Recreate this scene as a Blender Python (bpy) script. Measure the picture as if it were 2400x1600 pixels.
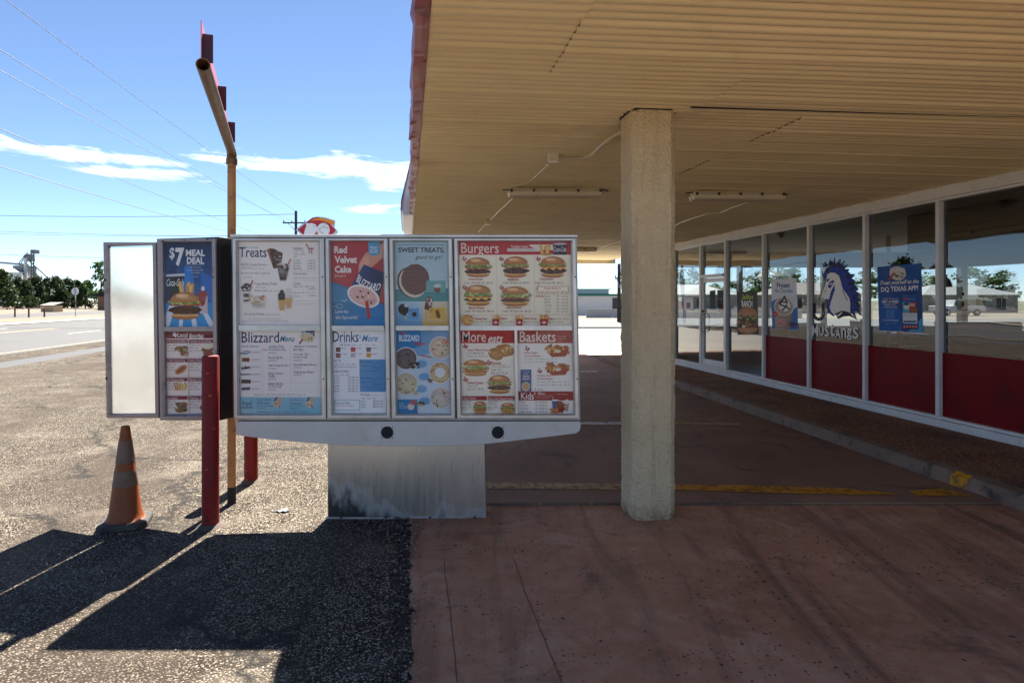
import bpy, bmesh, math, random
from mathutils import Vector, Matrix, noise as mnoise

random.seed(7)
sc = bpy.context.scene
for o in list(bpy.data.objects):
    bpy.data.objects.remove(o)
R = math.radians

# ------------------------------------------------------------------ camera, sky, sun, exposure
CAM = Vector((0, 0, 1.7)); FPX = 1480.0; PU, PV = 1200.0, 704.0      # photograph pixels (2400 x 1600)
cam_data = bpy.data.cameras.new('camera')
cam_data.sensor_width = 36; cam_data.lens = 36 * FPX / 2400
cam_data.shift_y = -(800 - PV) / 2400
cam_data.clip_start = .05; cam_data.clip_end = 4000
cam = bpy.data.objects.new('camera', cam_data); sc.collection.objects.link(cam)
cam.location = CAM; cam.rotation_euler = (R(90), 0, 0)
sc.camera = cam

SUN_AZ, SUN_EL = R(3.8), R(51)
sunvec = Vector((math.sin(SUN_AZ) * math.cos(SUN_EL), math.cos(SUN_AZ) * math.cos(SUN_EL), math.sin(SUN_EL)))
sd = bpy.data.lights.new('sun', 'SUN'); sd.energy = 5.0; sd.angle = R(.53); sd.color = (1, .93, .82)
so = bpy.data.objects.new('sun', sd); sc.collection.objects.link(so)
so.rotation_euler = (-sunvec).to_track_quat('-Z', 'Y').to_euler(); so.location = sunvec * 60

world = bpy.data.worlds.new('World'); sc.world = world; world.use_nodes = True
wn, wl = world.node_tree.nodes, world.node_tree.links
wn.clear()
def wnode(t, **k):
    n = wn.new(t)
    for a, b in k.items(): setattr(n, a, b)
    return n
def wmath(op, a, b=None, c=None):
    n = wnode('ShaderNodeMath', operation=op)
    for i, x in enumerate((a, b, c)):
        if x is None: continue
        if isinstance(x, (int, float)): n.inputs[i].default_value = x
        else: wl.new(x, n.inputs[i])
    return n.outputs[0]
wout = wnode('ShaderNodeOutputWorld'); wbg = wnode('ShaderNodeBackground'); wbg.inputs[1].default_value = .05
wl.new(wbg.outputs[0], wout.inputs[0])
sky = wnode('ShaderNodeTexSky'); sky.sky_type = 'NISHITA'; sky.sun_disc = False
sky.sun_elevation = SUN_EL; sky.sun_rotation = SUN_AZ
sky.air_density = .72; sky.dust_density = .1; sky.ozone_density = 3.0; sky.altitude = 1200
tc = wnode('ShaderNodeTexCoord'); sep = wnode('ShaderNodeSeparateXYZ'); wl.new(tc.outputs['Generated'], sep.inputs[0])
az = wmath('ARCTAN2', sep.outputs[0], sep.outputs[1]); el = wmath('ARCSINE', sep.outputs[2])
ae = wnode('ShaderNodeCombineXYZ'); wl.new(az, ae.inputs[0]); wl.new(el, ae.inputs[1])
# clouds of the day, by bearing and height above the horizon (radians): one belt of fair weather streaks all round
CL = [(-.62, .188, .14, .011), (-.74, .198, .09, .011), (-.53, .172, .08, .010), (-.33, .200, .12, .014), (-.25, .202, .15, .019), (-.19, .186, .05, .022), (-.43, .200, .06, .006),
      (-.215, .140, .05, .009)]
for k in range(3): CL.append((.9 + k * 1.5, .16 + .05 * math.sin(k * 2.3), .5, .024))
field = None
for (a0, e0, sa, se) in CL:
    m1 = wnode('ShaderNodeVectorMath', operation='SUBTRACT'); wl.new(ae.outputs[0], m1.inputs[0]); m1.inputs[1].default_value = (a0, e0, 0)
    m2 = wnode('ShaderNodeVectorMath', operation='MULTIPLY'); wl.new(m1.outputs[0], m2.inputs[0]); m2.inputs[1].default_value = (1 / sa, 1 / se, 0)
    m3 = wnode('ShaderNodeVectorMath', operation='LENGTH'); wl.new(m2.outputs[0], m3.inputs[0])
    f = wmath('SUBTRACT', 1.0, m3.outputs['Value'])
    field = f if field is None else wmath('MAXIMUM', field, f)
field = wmath('MAXIMUM', field, -1.2)
sc2 = wnode('ShaderNodeVectorMath', operation='MULTIPLY'); wl.new(ae.outputs[0], sc2.inputs[0]); sc2.inputs[1].default_value = (13, 60, 0)
nz = wnode('ShaderNodeTexNoise'); nz.inputs['Scale'].default_value = 1.0; nz.inputs['Detail'].default_value = 5; nz.inputs['Roughness'].default_value = .62
nz.inputs['Distortion'].default_value = .6
wl.new(sc2.outputs[0], nz.inputs['Vector'])
cf = wmath('ADD', field, wmath('MULTIPLY', wmath('SUBTRACT', nz.outputs[0], .5), 2.6))
ramp = wnode('ShaderNodeMapRange'); wl.new(cf, ramp.inputs[0]); ramp.inputs[1].default_value = .05; ramp.inputs[2].default_value = .8
mix = wnode('ShaderNodeMix', data_type='RGBA'); wl.new(ramp.outputs[0], mix.inputs[0]); wl.new(sky.outputs[0], mix.inputs[6])
nz2 = wnode('ShaderNodeTexNoise'); nz2.inputs['Scale'].default_value = 2.2; nz2.inputs['Detail'].default_value = 4; wl.new(sc2.outputs[0], nz2.inputs['Vector'])
cmix = wnode('ShaderNodeMix', data_type='RGBA'); cm = wnode('ShaderNodeMapRange'); wl.new(nz2.outputs[0], cm.inputs[0]); cm.inputs[1].default_value = .35; cm.inputs[2].default_value = .6; wl.new(cm.outputs[0], cmix.inputs[0])
cmix.inputs[6].default_value = (6.2, 6.8, 7.6, 1); cmix.inputs[7].default_value = (10.5, 10.7, 11, 1); wl.new(cmix.outputs[2], mix.inputs[7])
wl.new(mix.outputs[2], wbg.inputs[0])

sc.view_settings.view_transform = 'Standard'; sc.view_settings.look = 'None'
sc.view_settings.gamma = 1; sc.view_settings.use_curve_mapping = False
sc.view_settings.exposure = 2.0
sc.render.engine = 'CYCLES'
sc.cycles.use_denoising = True; sc.cycles.max_bounces = 7; sc.cycles.diffuse_bounces = 4; sc.cycles.glossy_bounces = 3; world.cycles.sampling_method = 'MANUAL'; world.cycles.sample_map_resolution = 512; sc.cycles.transparent_max_bounces = 16
sc.cycles.sample_clamp_indirect = 6; sc.cycles.caustics_reflective = False; sc.cycles.caustics_refractive = False

# ------------------------------------------------------------------ pixels to places
def ray(u, v): return Vector(((u - PU) / FPX, 1, -(v - PV) / FPX))
def at(u, v, Y): return CAM + ray(u, v) * Y                     # a point of the picture at depth Y
def on_ground(u, v, z=0.0):
    d = ray(u, v); return CAM + d * ((z - CAM.z) / d.z)
SK = .1655                                                     # the road, kerb and building run this far left per metre ahead
def W(L, Y, z=0.0): return Vector((L - SK * Y, Y, z))
AX = Vector((-SK, 1, 0)).normalized(); BX = Vector((AX.y, -AX.x, 0))   # along and across the building

# ------------------------------------------------------------------ materials
def lin(c):
    return tuple(((x / 255) / 12.92 if x / 255 <= .04045 else (((x / 255) + .055) / 1.055) ** 2.4) for x in c)
class G:                                                       # small node graph helper
    def __init__(s, name):
        s.m = bpy.data.materials.new(name); s.m.use_nodes = True
        s.n, s.l = s.m.node_tree.nodes, s.m.node_tree.links; s.n.clear()
        s.out = s.n.new('ShaderNodeOutputMaterial')
    def node(s, t, **k):
        n = s.n.new(t)
        for a, b in k.items(): setattr(n, a, b)
        return n
    def put(s, sock, x):
        if x is None: return
        if hasattr(x, 'is_output'): s.l.new(x, sock)
        elif isinstance(x, (tuple, list)): sock.default_value = tuple(x) + ((1,) if len(x) == 3 and sock.type == 'RGBA' else ())
        else: sock.default_value = x
    def pos(s, obj=False, scale=None):
        o = s.node('ShaderNodeTexCoord').outputs['Object'] if obj else s.node('ShaderNodeNewGeometry').outputs['Position']
        if scale is None: return o
        v = s.node('ShaderNodeVectorMath', operation='MULTIPLY'); s.put(v.inputs[0], o); v.inputs[1].default_value = scale
        return v.outputs[0]
    def noise(s, vec, scale, detail=4, rough=.55, dist=0, color=False):
        n = s.node('ShaderNodeTexNoise'); s.put(n.inputs['Vector'], vec); n.inputs['Scale'].default_value = scale
        n.inputs['Detail'].default_value = detail; n.inputs['Roughness'].default_value = rough; n.inputs['Distortion'].default_value = dist
        return n.outputs[1 if color else 0]
    def voro(s, vec, scale, feature='F1', out='Distance', rand=1.0):
        n = s.node('ShaderNodeTexVoronoi', feature=feature); s.put(n.inputs['Vector'], vec); n.inputs['Scale'].default_value = scale
        n.inputs['Randomness'].default_value = rand
        return n.outputs[out]
    def math(s, op, a, b=None):
        n = s.node('ShaderNodeMath', operation=op); s.put(n.inputs[0], a); s.put(n.inputs[1], b); return n.outputs[0]
    def rng(s, x, a, b, c=0.0, d=1.0):
        n = s.node('ShaderNodeMapRange'); s.put(n.inputs[0], x)
        for i, q in enumerate((a, b, c, d)): n.inputs[i + 1].default_value = q
        return n.outputs[0]
    def mix(s, f, a, b):
        n = s.node('ShaderNodeMix', data_type='RGBA'); s.put(n.inputs[0], f); s.put(n.inputs[6], a); s.put(n.inputs[7], b); return n.outputs[2]
    def bump(s, h, strength=.3, dist=.01):
        n = s.node('ShaderNodeBump'); s.put(n.inputs['Height'], h); n.inputs['Strength'].default_value = strength; n.inputs['Distance'].default_value = dist
        return n.outputs[0]
    def bsdf(s, color, rough=.6, metal=0.0, normal=None, spec=.5, **k):
        b = s.node('ShaderNodeBsdfPrincipled'); s.put(b.inputs['Base Color'], color); s.put(b.inputs['Roughness'], rough)
        s.put(b.inputs['Metallic'], metal); s.put(b.inputs['Specular IOR Level'], spec)
        if normal is not None: s.put(b.inputs['Normal'], normal)
        for a, q in k.items(): s.put(b.inputs[a], q)
        return b.outputs[0]
    def surf(s, sh): s.l.new(sh, s.out.inputs[0]); return s.m

def mat(name, c, rough=.6, metal=0.0, var=.15, vscale=6, bump=0.0, bscale=60, spec=.5, obj=True, dirt=None, dscale=3, drng=(.55, .75)):
    """plain colour with uneven tone, fine relief and, if asked, dirt of another colour"""
    g = G(name); p = g.pos(obj)
    n = g.noise(p, vscale, 6, .6)
    col = g.mix(g.rng(n, .3, .7), tuple(x * (1 - var) for x in c), tuple(min(1, x * (1 + var)) for x in c))
    if dirt: col = g.mix(g.rng(g.noise(p, dscale, 8, .68, .4), *drng), col, dirt)
    nr = g.bump(g.noise(p, bscale, 4, .6), bump, .01) if bump else None
    r = g.rng(n, .3, .7, max(.03, rough - .08), min(1, rough + .08))
    return g.surf(g.bsdf(col, r, metal, nr, spec))

# ------------------------------------------------------------------ building blocks
def loc_of(o):
    v = Vector((0, 0, 0))
    while o: v += o.location; o = o.parent
    return v
class MB:
    def __init__(s): s.v, s.f, s.m, s.cur = [], [], [], 0
    def add(s, vs, fs):
        k = len(s.v); s.v += [Vector(x) for x in vs]
        for f in fs: s.f.append([i + k for i in f]); s.m.append(s.cur)
        return s
    def quad(s, a, b, c, d): return s.add([a, b, c, d], [(0, 1, 2, 3)])
    def box(s, c, sz, ax=None, ay=None, az=None):
        ax = ax or Vector((1, 0, 0)); ay = ay or Vector((0, 1, 0)); az = az or Vector((0, 0, 1)); c = Vector(c)
        P = [c + ax * (sx * sz[0] / 2) + ay * (sy * sz[1] / 2) + az * (sz_ * sz[2] / 2) for sz_ in (-1, 1) for sx, sy in ((-1, -1), (1, -1), (1, 1), (-1, 1))]
        return s.add(P, [(3, 2, 1, 0), (4, 5, 6, 7), (0, 1, 5, 4), (1, 2, 6, 5), (2, 3, 7, 6), (3, 0, 4, 7)])
    def slab(s, pts, off):                                     # polygon pushed along off
        off = Vector(off); n = len(pts); P = [Vector(p) for p in pts]
        return s.add(P + [p + off for p in P], [tuple(range(n)), tuple(range(2 * n - 1, n - 1, -1))] + [(i, i + n, (i + 1) % n + n, (i + 1) % n) for i in range(n)])
    def tube(s, pts, r, n=10, cap=True):
        pts = [Vector(p) for p in pts]; rs = r if isinstance(r, (list, tuple)) else [r] * len(pts)
        rings = []; up = None
        for i, p in enumerate(pts):
            t = (pts[min(i + 1, len(pts) - 1)] - pts[max(i - 1, 0)]).normalized()
            if up is None: up = Vector((0, 0, 1)) if abs(t.z) < .9 else Vector((1, 0, 0))
            x = t.cross(up).normalized(); y = x.cross(t).normalized(); up = y
            rings.append([p + (x * math.cos(a) + y * math.sin(a)) * rs[i] for a in (2 * math.pi * k / n for k in range(n))])
        vs = [v for rg in rings for v in rg]; fs = []
        for i in range(len(pts) - 1):
            for k in range(n): fs.append((i * n + k, i * n + (k + 1) % n, (i + 1) * n + (k + 1) % n, (i + 1) * n + k))
        if cap: fs += [tuple(range(n - 1, -1, -1)), tuple((len(pts) - 1) * n + k for k in range(n))]
        return s.add(vs, fs)
    def lathe(s, c, prof, n=20, cap=True):
        c = Vector(c); vs = [c + Vector((r * math.cos(2 * math.pi * k / n), r * math.sin(2 * math.pi * k / n), z)) for r, z in prof for k in range(n)]
        fs = [(i * n + k, i * n + (k + 1) % n, (i + 1) * n + (k + 1) % n, (i + 1) * n + k) for i in range(len(prof) - 1) for k in range(n)]
        if cap: fs += [tuple(range(n - 1, -1, -1)), tuple((len(prof) - 1) * n + k for k in range(n))]
        return s.add(vs, fs)
    def grid(s, fn, nu, nv):
        vs = [fn(i / nu, j / nv) for j in range(nv + 1) for i in range(nu + 1)]
        return s.add(vs, [(j * (nu + 1) + i, j * (nu + 1) + i + 1, (j + 1) * (nu + 1) + i + 1, (j + 1) * (nu + 1) + i) for j in range(nv) for i in range(nu)])
    def build(s, name, mats, parent=None, smooth=False, bevel=0, fix=True):
        if not isinstance(mats, (list, tuple)): mats = [mats]
        if parent is None:
            xs = [v.x for v in s.v]; ys = [v.y for v in s.v]
            base = Vector(((min(xs) + max(xs)) / 2, (min(ys) + max(ys)) / 2, min(v.z for v in s.v)))
        else: base = loc_of(parent)
        me = bpy.data.meshes.new(name); me.from_pydata([v - base for v in s.v], [], s.f)
        for mm in mats: me.materials.append(mm)
        me.polygons.foreach_set('material_index', s.m)
        if fix:
            bm = bmesh.new(); bm.from_mesh(me); bmesh.ops.recalc_face_normals(bm, faces=bm.faces); bm.to_mesh(me); bm.free()
        if smooth: me.polygons.foreach_set('use_smooth', [True] * len(me.polygons))
        me.update()
        o = bpy.data.objects.new(name, me); sc.collection.objects.link(o)
        if parent is None: o.location = base
        else: o.parent = parent
        if bevel:
            b = o.modifiers.new('bevel', 'BEVEL'); b.width = bevel; b.segments = 2; b.limit_method = 'ANGLE'; b.angle_limit = R(40)
        if smooth:
            try: me.set_sharp_from_angle(angle=R(38))
            except Exception: pass
        return o
def tag(o, label=None, cat=None, group=None, kind=None):
    if label: o['label'] = label
    if cat: o['category'] = cat
    if group: o['group'] = group
    if kind: o['kind'] = kind
    return o
def thing(name, loc, label, cat, group=None):
    o = bpy.data.objects.new(name, None); sc.collection.objects.link(o); o.location = loc; o.empty_display_size = .2
    return tag(o, label, cat, group)
def copy_tree(o, parent=None):
    c = o.copy(); sc.collection.objects.link(c); c.parent = parent
    for ch in o.children: copy_tree(ch, c)
    return c
def struct(o): o['kind'] = 'structure'; return o

# ------------------------------------------------------------------ printed matter: flat coloured shapes on a plane, given in pixels of the photograph
TXT = {}
def glyphs(s, bold=0.0, shear=0.0, res=2):
    k = (s, bold, shear, res)
    if k not in TXT:
        c = bpy.data.curves.new('lettering', 'FONT'); c.body = s; c.resolution_u = res; c.offset = bold; c.shear = shear
        o = bpy.data.objects.new('lettering', c); me = o.to_mesh()
        vs = [(v.co.x, v.co.y) for v in me.vertices]; fs = [tuple(p.vertices) for p in me.polygons]
        o.to_mesh_clear(); bpy.data.objects.remove(o); bpy.data.curves.remove(c)
        x0, x1 = min(v[0] for v in vs), max(v[0] for v in vs); y0, y1 = min(v[1] for v in vs), max(v[1] for v in vs)
        TXT[k] = ([((x - x0) / (x1 - x0), (y - y0) / (y1 - y0)) for x, y in vs], fs)
    return TXT[k]
class Print:
    STEP = .00004
    def __init__(s, p0, n, origin=(0, 0), scale=1.0):
        s.p0, s.n = Vector(p0), Vector(n).normalized(); s.org, s.sc = origin, scale
        s.v, s.f, s.c, s.k = [], [], [], 0; s.rnd = random.Random(11)
    def w(s, x, y):
        d = ray(s.org[0] + x / s.sc, s.org[1] + y / s.sc)
        return CAM + d * ((s.p0 - CAM).dot(s.n) / d.dot(s.n)) + s.n * (s.k * s.STEP)
    def raw(s, pts, faces, col):
        s.k += 1; b = len(s.v); s.v += [s.w(*p) for p in pts]
        for f in faces:
            s.f.append([i + b for i in f]); s.c.append([lin(col[i]) for i in f] if isinstance(col, list) else [lin(col)] * len(f))
    def poly(s, pts, col): s.raw(pts, [tuple(range(len(pts)))], col)
    def rect(s, x0, y0, x1, y1, col): s.poly([(x0, y0), (x1, y0), (x1, y1), (x0, y1)], col)
    def vgrad(s, x0, y0, x1, y1, a, b): s.poly([(x0, y0), (x1, y0), (x1, y1), (x0, y1)], [a, a, b, b])
    def ell(s, cx, cy, rx, ry, col, n=20, rot=0.0, jag=0.0, a0=0, a1=360, edge=None):
        cs, sn = math.cos(R(rot)), math.sin(R(rot)); P = []
        full = a1 - a0 >= 360; m = n if full else n + 1
        for k in range(m):
            a = R(a0 + (a1 - a0) * k / n); q = 1 + s.rnd.uniform(-jag, jag)
            x, y = rx * q * math.cos(a), ry * q * math.sin(a); P.append((cx + x * cs - y * sn, cy + x * sn + y * cs))
        if edge is None: s.poly(P, col)
        else:
            P.append((cx, cy)); c = len(P) - 1
            s.raw(P, [(i, (i + 1) % m, c) for i in range(m if full else m - 1)], [edge] * m + [col])
    def line(s, x0, y0, x1, y1, wd, col):
        d = math.hypot(x1 - x0, y1 - y0) or 1; nx, ny = -(y1 - y0) / d * wd / 2, (x1 - x0) / d * wd / 2
        s.poly([(x0 + nx, y0 + ny), (x1 + nx, y1 + ny), (x1 - nx, y1 - ny), (x0 - nx, y0 - ny)], col)
    def text(s, x0, y0, x1, y1, t, col, bold=0.0, shear=0.0, rot=0.0, res=2):
        vs, fs = glyphs(t, bold, shear, res); cx, cy = (x0 + x1) / 2, (y0 + y1) / 2; cs, sn = math.cos(R(rot)), math.sin(R(rot)); P = []
        for a, b in vs:
            x, y = x0 + a * (x1 - x0) - cx, y1 - b * (y1 - y0) - cy
            P.append((cx + x * cs - y * sn, cy + x * sn + y * cs))
        s.raw(P, fs, col)
    def small(s, x0, y, x1, t, col, h=28): s.text(x0, y - h, x1, y, t, col, res=1)
    # ---- pictures of food
    def blobs(s, x0, y0, x1, y1, n, r, cols, jag=.3, flat=.6):
        for k in range(n):
            q = s.rnd.uniform(.6, 1.3) * r
            s.ell(s.rnd.uniform(x0, x1), s.rnd.uniform(y0, y1), q, q * flat, s.rnd.choice(cols), 7, s.rnd.uniform(-40, 40), jag)
    def burger(s, x0, y0, x1, y1, patties=1, cheese=False, chicken=False):
        w, h = x1 - x0, y1 - y0; cx = (x0 + x1) / 2
        s.ell(cx, y1 - h * .13, w * .42, h * .13, (205, 140, 82), 18, edge=(168, 104, 56)); s.rect(cx - w * .42, y1 - h * .2, cx + w * .42, y1 - h * .12, (224, 172, 110))
        yb = y1 - h * s.rnd.uniform(.2, .26); ph = h * (.17 if patties == 1 else .25) * s.rnd.uniform(.85, 1.2); cx += w * s.rnd.uniform(-.02, .02)
        s.ell(cx, yb - ph * .35, w * .5, ph * .62, (84, 48, 32) if not chicken else (186, 116, 60), 22, jag=.06)
        s.blobs(x0 + w * .06, yb - ph * .8, x1 - w * .06, yb + ph * .15, 26, w * .035, [(112, 66, 42), (62, 34, 24), (134, 84, 54)] if not chicken else [(214, 146, 78), (158, 88, 40), (232, 176, 110)])
        if patties > 1: s.line(x0 + w * .04, yb - ph * .4, x1 - w * .04, yb - ph * .36, h * .02, (48, 26, 18))
        if cheese:
            for k in (-.3, -.02, .25): s.poly([(cx + w * (k - .17), yb - ph), (cx + w * (k + .17), yb - ph), (cx + w * (k + .04), yb - ph + h * .17)], (242, 186, 74))
        for k in (-.32, -.06, .2, .36): s.ell(cx + w * k, yb - ph - h * .035, w * .15, h * .055, (196, 66, 42), 12, jag=.08)
        yl = yb - ph - h * .12
        s.ell(cx, yl, w * .5, h * .1, (150, 160, 74), 24, jag=.14)
        s.blobs(x0, yl - h * .06, x1, yl + h * .08, 42, w * .045, [(172, 182, 92), (116, 140, 58), (206, 208, 134), (88, 112, 44)], .45)
        s.ell(cx, y0 + h * .32, w * .45, h * .32, (228, 170, 108), 24, a0=180, a1=360, edge=(170, 100, 52))
        s.ell(cx, y0 + h * .32, w * .45, h * .06, (190, 122, 66), 20)
        s.ell(cx - w * .08, y0 + h * .14, w * .2, h * .07, (240, 192, 136), 14)
    def fries(s, x0, y0, x1, y1, box=True, n=13):
        w, h = x1 - x0, y1 - y0
        for k in range(n):
            x = x0 + w * (.1 + .8 * s.rnd.random()); dx = (x - (x0 + x1) / 2) * .45
            s.line(x, y0 + h * .7, x + dx, y0 + h * s.rnd.uniform(0, .22), w * .09, s.rnd.choice([(236, 188, 96), (214, 154, 66), (246, 212, 134), (196, 128, 48)]))
        if box: s.poly([(x0, y0 + h * .42), (x1, y0 + h * .42), (x1 - w * .12, y1), (x0 + w * .12, y1)], (176, 36, 38)); s.ell((x0 + x1) / 2, y0 + h * .72, w * .26, h * .12, (236, 224, 214), 12); s.text(x0 + w * .32, y0 + h * .66, x1 - w * .32, y0 + h * .78, 'DQ', (176, 36, 38), .02)
    def cup_tilt(s, cx, cy, r, L, rot, side=(54, 58, 112), cream=(226, 176, 166), bits=(112, 52, 48), txt='BLIZZARD', spoon=True):
        cs, sn = math.cos(R(rot)), math.sin(R(rot))
        T = lambda x, y: (cx + x * cs - y * sn, cy + x * sn + y * cs)
        s.poly([T(-r, 0), T(r, 0), T(r * .72, -L), T(-r * .72, -L)], [side, tuple(int(q * .6) for q in side), tuple(int(q * .6) for q in side), side])
        vs, fs = glyphs(txt, .02)
        s.raw([T(-r * .78 + a * r * 1.56, -L * .38 - b * L * .26 - math.sin(a * math.pi) * -L * .12) for a, b in vs], fs, (236, 232, 236))
        s.ell(cx, cy, r * 1.06, r * .66, (238, 234, 228), 26, rot); s.ell(cx, cy, r * .94, r * .55, cream, 24, rot, .03)
        for k in range(20):
            a, q = s.rnd.uniform(0, 6.28), s.rnd.uniform(0, .8); x, y = T(math.cos(a) * r * q, math.sin(a) * r * q * .55)
            s.ell(x, y, r * .1, r * .07, s.rnd.choice([bits, tuple(min(255, int(c * 1.08)) for c in cream), tuple(int(c * .86) for c in cream)]), 7, s.rnd.uniform(0, 90), .35)
        if spoon: x, y = T(r * .3, r * .2); s.line(x, y, x + r * .16, y + r * 1.1, r * .2, (190, 58, 46))
    def swirl(s, cx, cy, r, cream, bits, centre=None):
        s.ell(cx, cy, r, r, (236, 230, 226), 28); s.ell(cx, cy, r * .93, r * .93, cream, 26, edge=tuple(int(q * .88) for q in cream))
        for k in range(16):
            a = s.rnd.uniform(0, 6.28); q = r * s.rnd.uniform(.15, .8)
            s.ell(cx + math.cos(a) * q, cy + math.sin(a) * q, r * .26, r * .05, tuple(min(255, int(c * s.rnd.uniform(.78, 1.12))) for c in cream), 9, math.degrees(a) + 90, .1)
        for k in range(12):
            a = s.rnd.uniform(0, 6.28); q = r * s.rnd.uniform(.3, .85)
            s.ell(cx + math.cos(a) * q, cy + math.sin(a) * q, r * .09, r * .06, bits, 6, s.rnd.uniform(0, 180), .4)
        if centre: s.ell(cx, cy, r * .45, r * .45, centre, 18, jag=.05)
    def texas(s, cx, cy, r, n, col=(178, 40, 44)):
        P = [(-.35, -1), (.1, -1), (.1, -.5), (.5, -.4), (.95, -.35), (1, .25), (.7, .5), (.4, .75), (.35, 1.1), (.1, .9), (-.15, .45), (-.45, .55), (-.7, .2), (-1, -.1), (-.35, -.1)]
        s.poly([(cx + a * r, cy + b * r) for a, b in P], col); s.text(cx - r * .1, cy - r * .45, cx + r * .22 + r * .12 * len(n), cy + r * .35, n, (240, 230, 222), .02)
    def build(s, name, parent=None, material=None):
        base = loc_of(parent) if parent else None
        if base is None:
            xs = [v.x for v in s.v]; ys = [v.y for v in s.v]; base = Vector(((min(xs) + max(xs)) / 2, (min(ys) + max(ys)) / 2, min(v.z for v in s.v)))
        me = bpy.data.meshes.new(name); me.from_pydata([v - base for v in s.v], [], s.f)
        ca = me.color_attributes.new('ink', 'FLOAT_COLOR', 'CORNER')
        flat = [x for f in s.c for c in f for x in (*c, 1.0)]
        ca.data.foreach_set('color', flat); me.materials.append(material or MPRINT); me.update()
        o = bpy.data.objects.new(name, me); sc.collection.objects.link(o)
        if parent: o.parent = parent
        else: o.location = base
        return o

# ------------------------------------------------------------------ surfaces
def m_asphalt():
    g = G('chip_seal_asphalt'); p = g.pos()
    cell = g.node('ShaderNodeTexVoronoi'); g.put(cell.inputs['Vector'], p); cell.inputs['Scale'].default_value = 96
    rnd = g.node('ShaderNodeSeparateColor'); g.put(rnd.inputs[0], cell.outputs['Color'])
    cr = g.node('ShaderNodeValToRGB'); g.put(cr.inputs[0], rnd.outputs[0]); e = cr.color_ramp.elements
    e[0].position = .0; e[0].color = (.022, .016, .012, 1); e[1].position = 1; e[1].color = (.68, .61, .52, 1)
    for q, c in ((.40, (.05, .04, .031)), (.50, (.235, .20, .155)), (.82, (.37, .32, .255)), (.9, (.5, .44, .36))):
        x = e.new(q); x.color = (*c, 1)
    gap = g.rng(cell.outputs['Distance'], .35, .62)
    col = g.mix(gap, cr.outputs[0], (.024, .017, .012))
    col = g.mix(g.rng(g.noise(p, 9, 4, .65), .42, .7, 0, .4), col, (.08, .065, .05))
    worn = g.rng(g.noise(g.pos(scale=(1, .45, 1)), .6, 5, .66, .4), .46, .62)
    col = g.mix(g.math('MULTIPLY', worn, .72), col, (.065, .05, .04))
    dust = g.rng(g.noise(p, 1.3, 4, .6), .5, .8); col = g.mix(g.math('MULTIPLY', dust, .45), col, (.29, .25, .2))
    oil = g.math('MULTIPLY', g.rng(g.noise(p, 2.1, 4, .6, .5), .6, .7), g.rng(g.noise(p, .5, 2), .45, .55)); col = g.mix(g.math('MULTIPLY', oil, .7), col, (.03, .025, .022))
    dn = g.node('ShaderNodeVectorMath', operation='ADD'); g.put(dn.inputs[0], p); g.put(dn.inputs[1], g.noise(p, 1.4, 3, .7, 0, True))
    crk = g.voro(dn.outputs[0], .33, 'DISTANCE_TO_EDGE'); c2 = g.rng(crk, .0, .018, 1, 0)
    c2 = g.math('MULTIPLY', c2, g.rng(g.noise(p, .4, 2), .38, .5))
    col = g.mix(c2, col, (.03, .027, .025))
    h = g.math('ADD', g.math('SUBTRACT', 1, cell.outputs['Distance']), g.math('MULTIPLY', rnd.outputs[1], .5))
    return g.surf(g.bsdf(col, .9, 0, g.bump(h, .75, .008), .12))
def m_concrete():
    g = G('stained_red_brown_concrete'); p = g.pos()
    n1 = g.noise(p, .9, 5, .62, .6); n2 = g.noise(p, 7, 5, .7)
    col = g.mix(g.rng(n1, .3, .7), (.52, .265, .155), (.36, .165, .088))
    col = g.mix(g.math('MULTIPLY', g.rng(n2, .42, .72), .55), col, (.58, .36, .235))
    col = g.mix(g.math('MULTIPLY', g.rng(g.noise(p, 1.5, 5, .7, 1.0), .56, .72), .75), col, (.085, .058, .05))
    dst = g.noise(p, 2.6, 5, .68, .5); col = g.mix(g.math('MULTIPLY', g.rng(dst, .52, .7), .5), col, (.60, .40, .28))
    tr = g.noise(g.pos(scale=(3.2, .35, 1)), 1.1, 4, .6, .8); col = g.mix(g.math('MULTIPLY', g.rng(tr, .5, .68), .6), col, (.13, .075, .055))
    def specks(scale, size, mask):
        wv = g.node('ShaderNodeVectorMath', operation='ADD'); g.put(wv.inputs[0], p); w2 = g.node('ShaderNodeVectorMath', operation='SCALE'); g.put(w2.inputs[0], g.noise(p, scale * 2.2, 2, .6, 0, True)); w2.inputs['Scale'].default_value = .35 / scale; g.put(wv.inputs[1], w2.outputs[0])
        n = g.node('ShaderNodeTexVoronoi'); g.put(n.inputs['Vector'], wv.outputs[0]); n.inputs['Scale'].default_value = scale
        c = g.node('ShaderNodeSeparateColor'); g.put(c.inputs[0], n.outputs['Color']); rad = g.math('MULTIPLY', g.math('POWER', c.outputs[0], 3.0), size)
        return g.math('MULTIPLY', g.rng(g.math('SUBTRACT', n.outputs['Distance'], rad), -.03, .03, 1, 0), mask)
    spots = specks(40, .42, g.rng(g.noise(p, 1.1, 3), .40, .58)); col = g.mix(g.math('MULTIPLY', spots, .85), col, (.055, .035, .028))
    col = g.mix(g.math('MULTIPLY', specks(13, .17, 1.0), .8), col, (.035, .025, .022))
    v4 = g.voro(p, 15, rand=.9); col = g.mix(g.math('MULTIPLY', g.rng(v4, .02, .045, 1, 0), .7), col, (.5, .42, .37))
    scr = g.noise(g.pos(scale=(1.2, 12, 1)), 1.5, 4, .7, 1.5); col = g.mix(g.math('MULTIPLY', g.rng(scr, .62, .72), .35), col, (.42, .31, .26))
    r = g.rng(n2, .3, .7, .62, .85)
    h = g.math('ADD', g.noise(p, 90, 3, .65), g.math('MULTIPLY', n2, .8))
    return g.surf(g.bsdf(col, r, 0, g.bump(h, .4, .006), .22))
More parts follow.
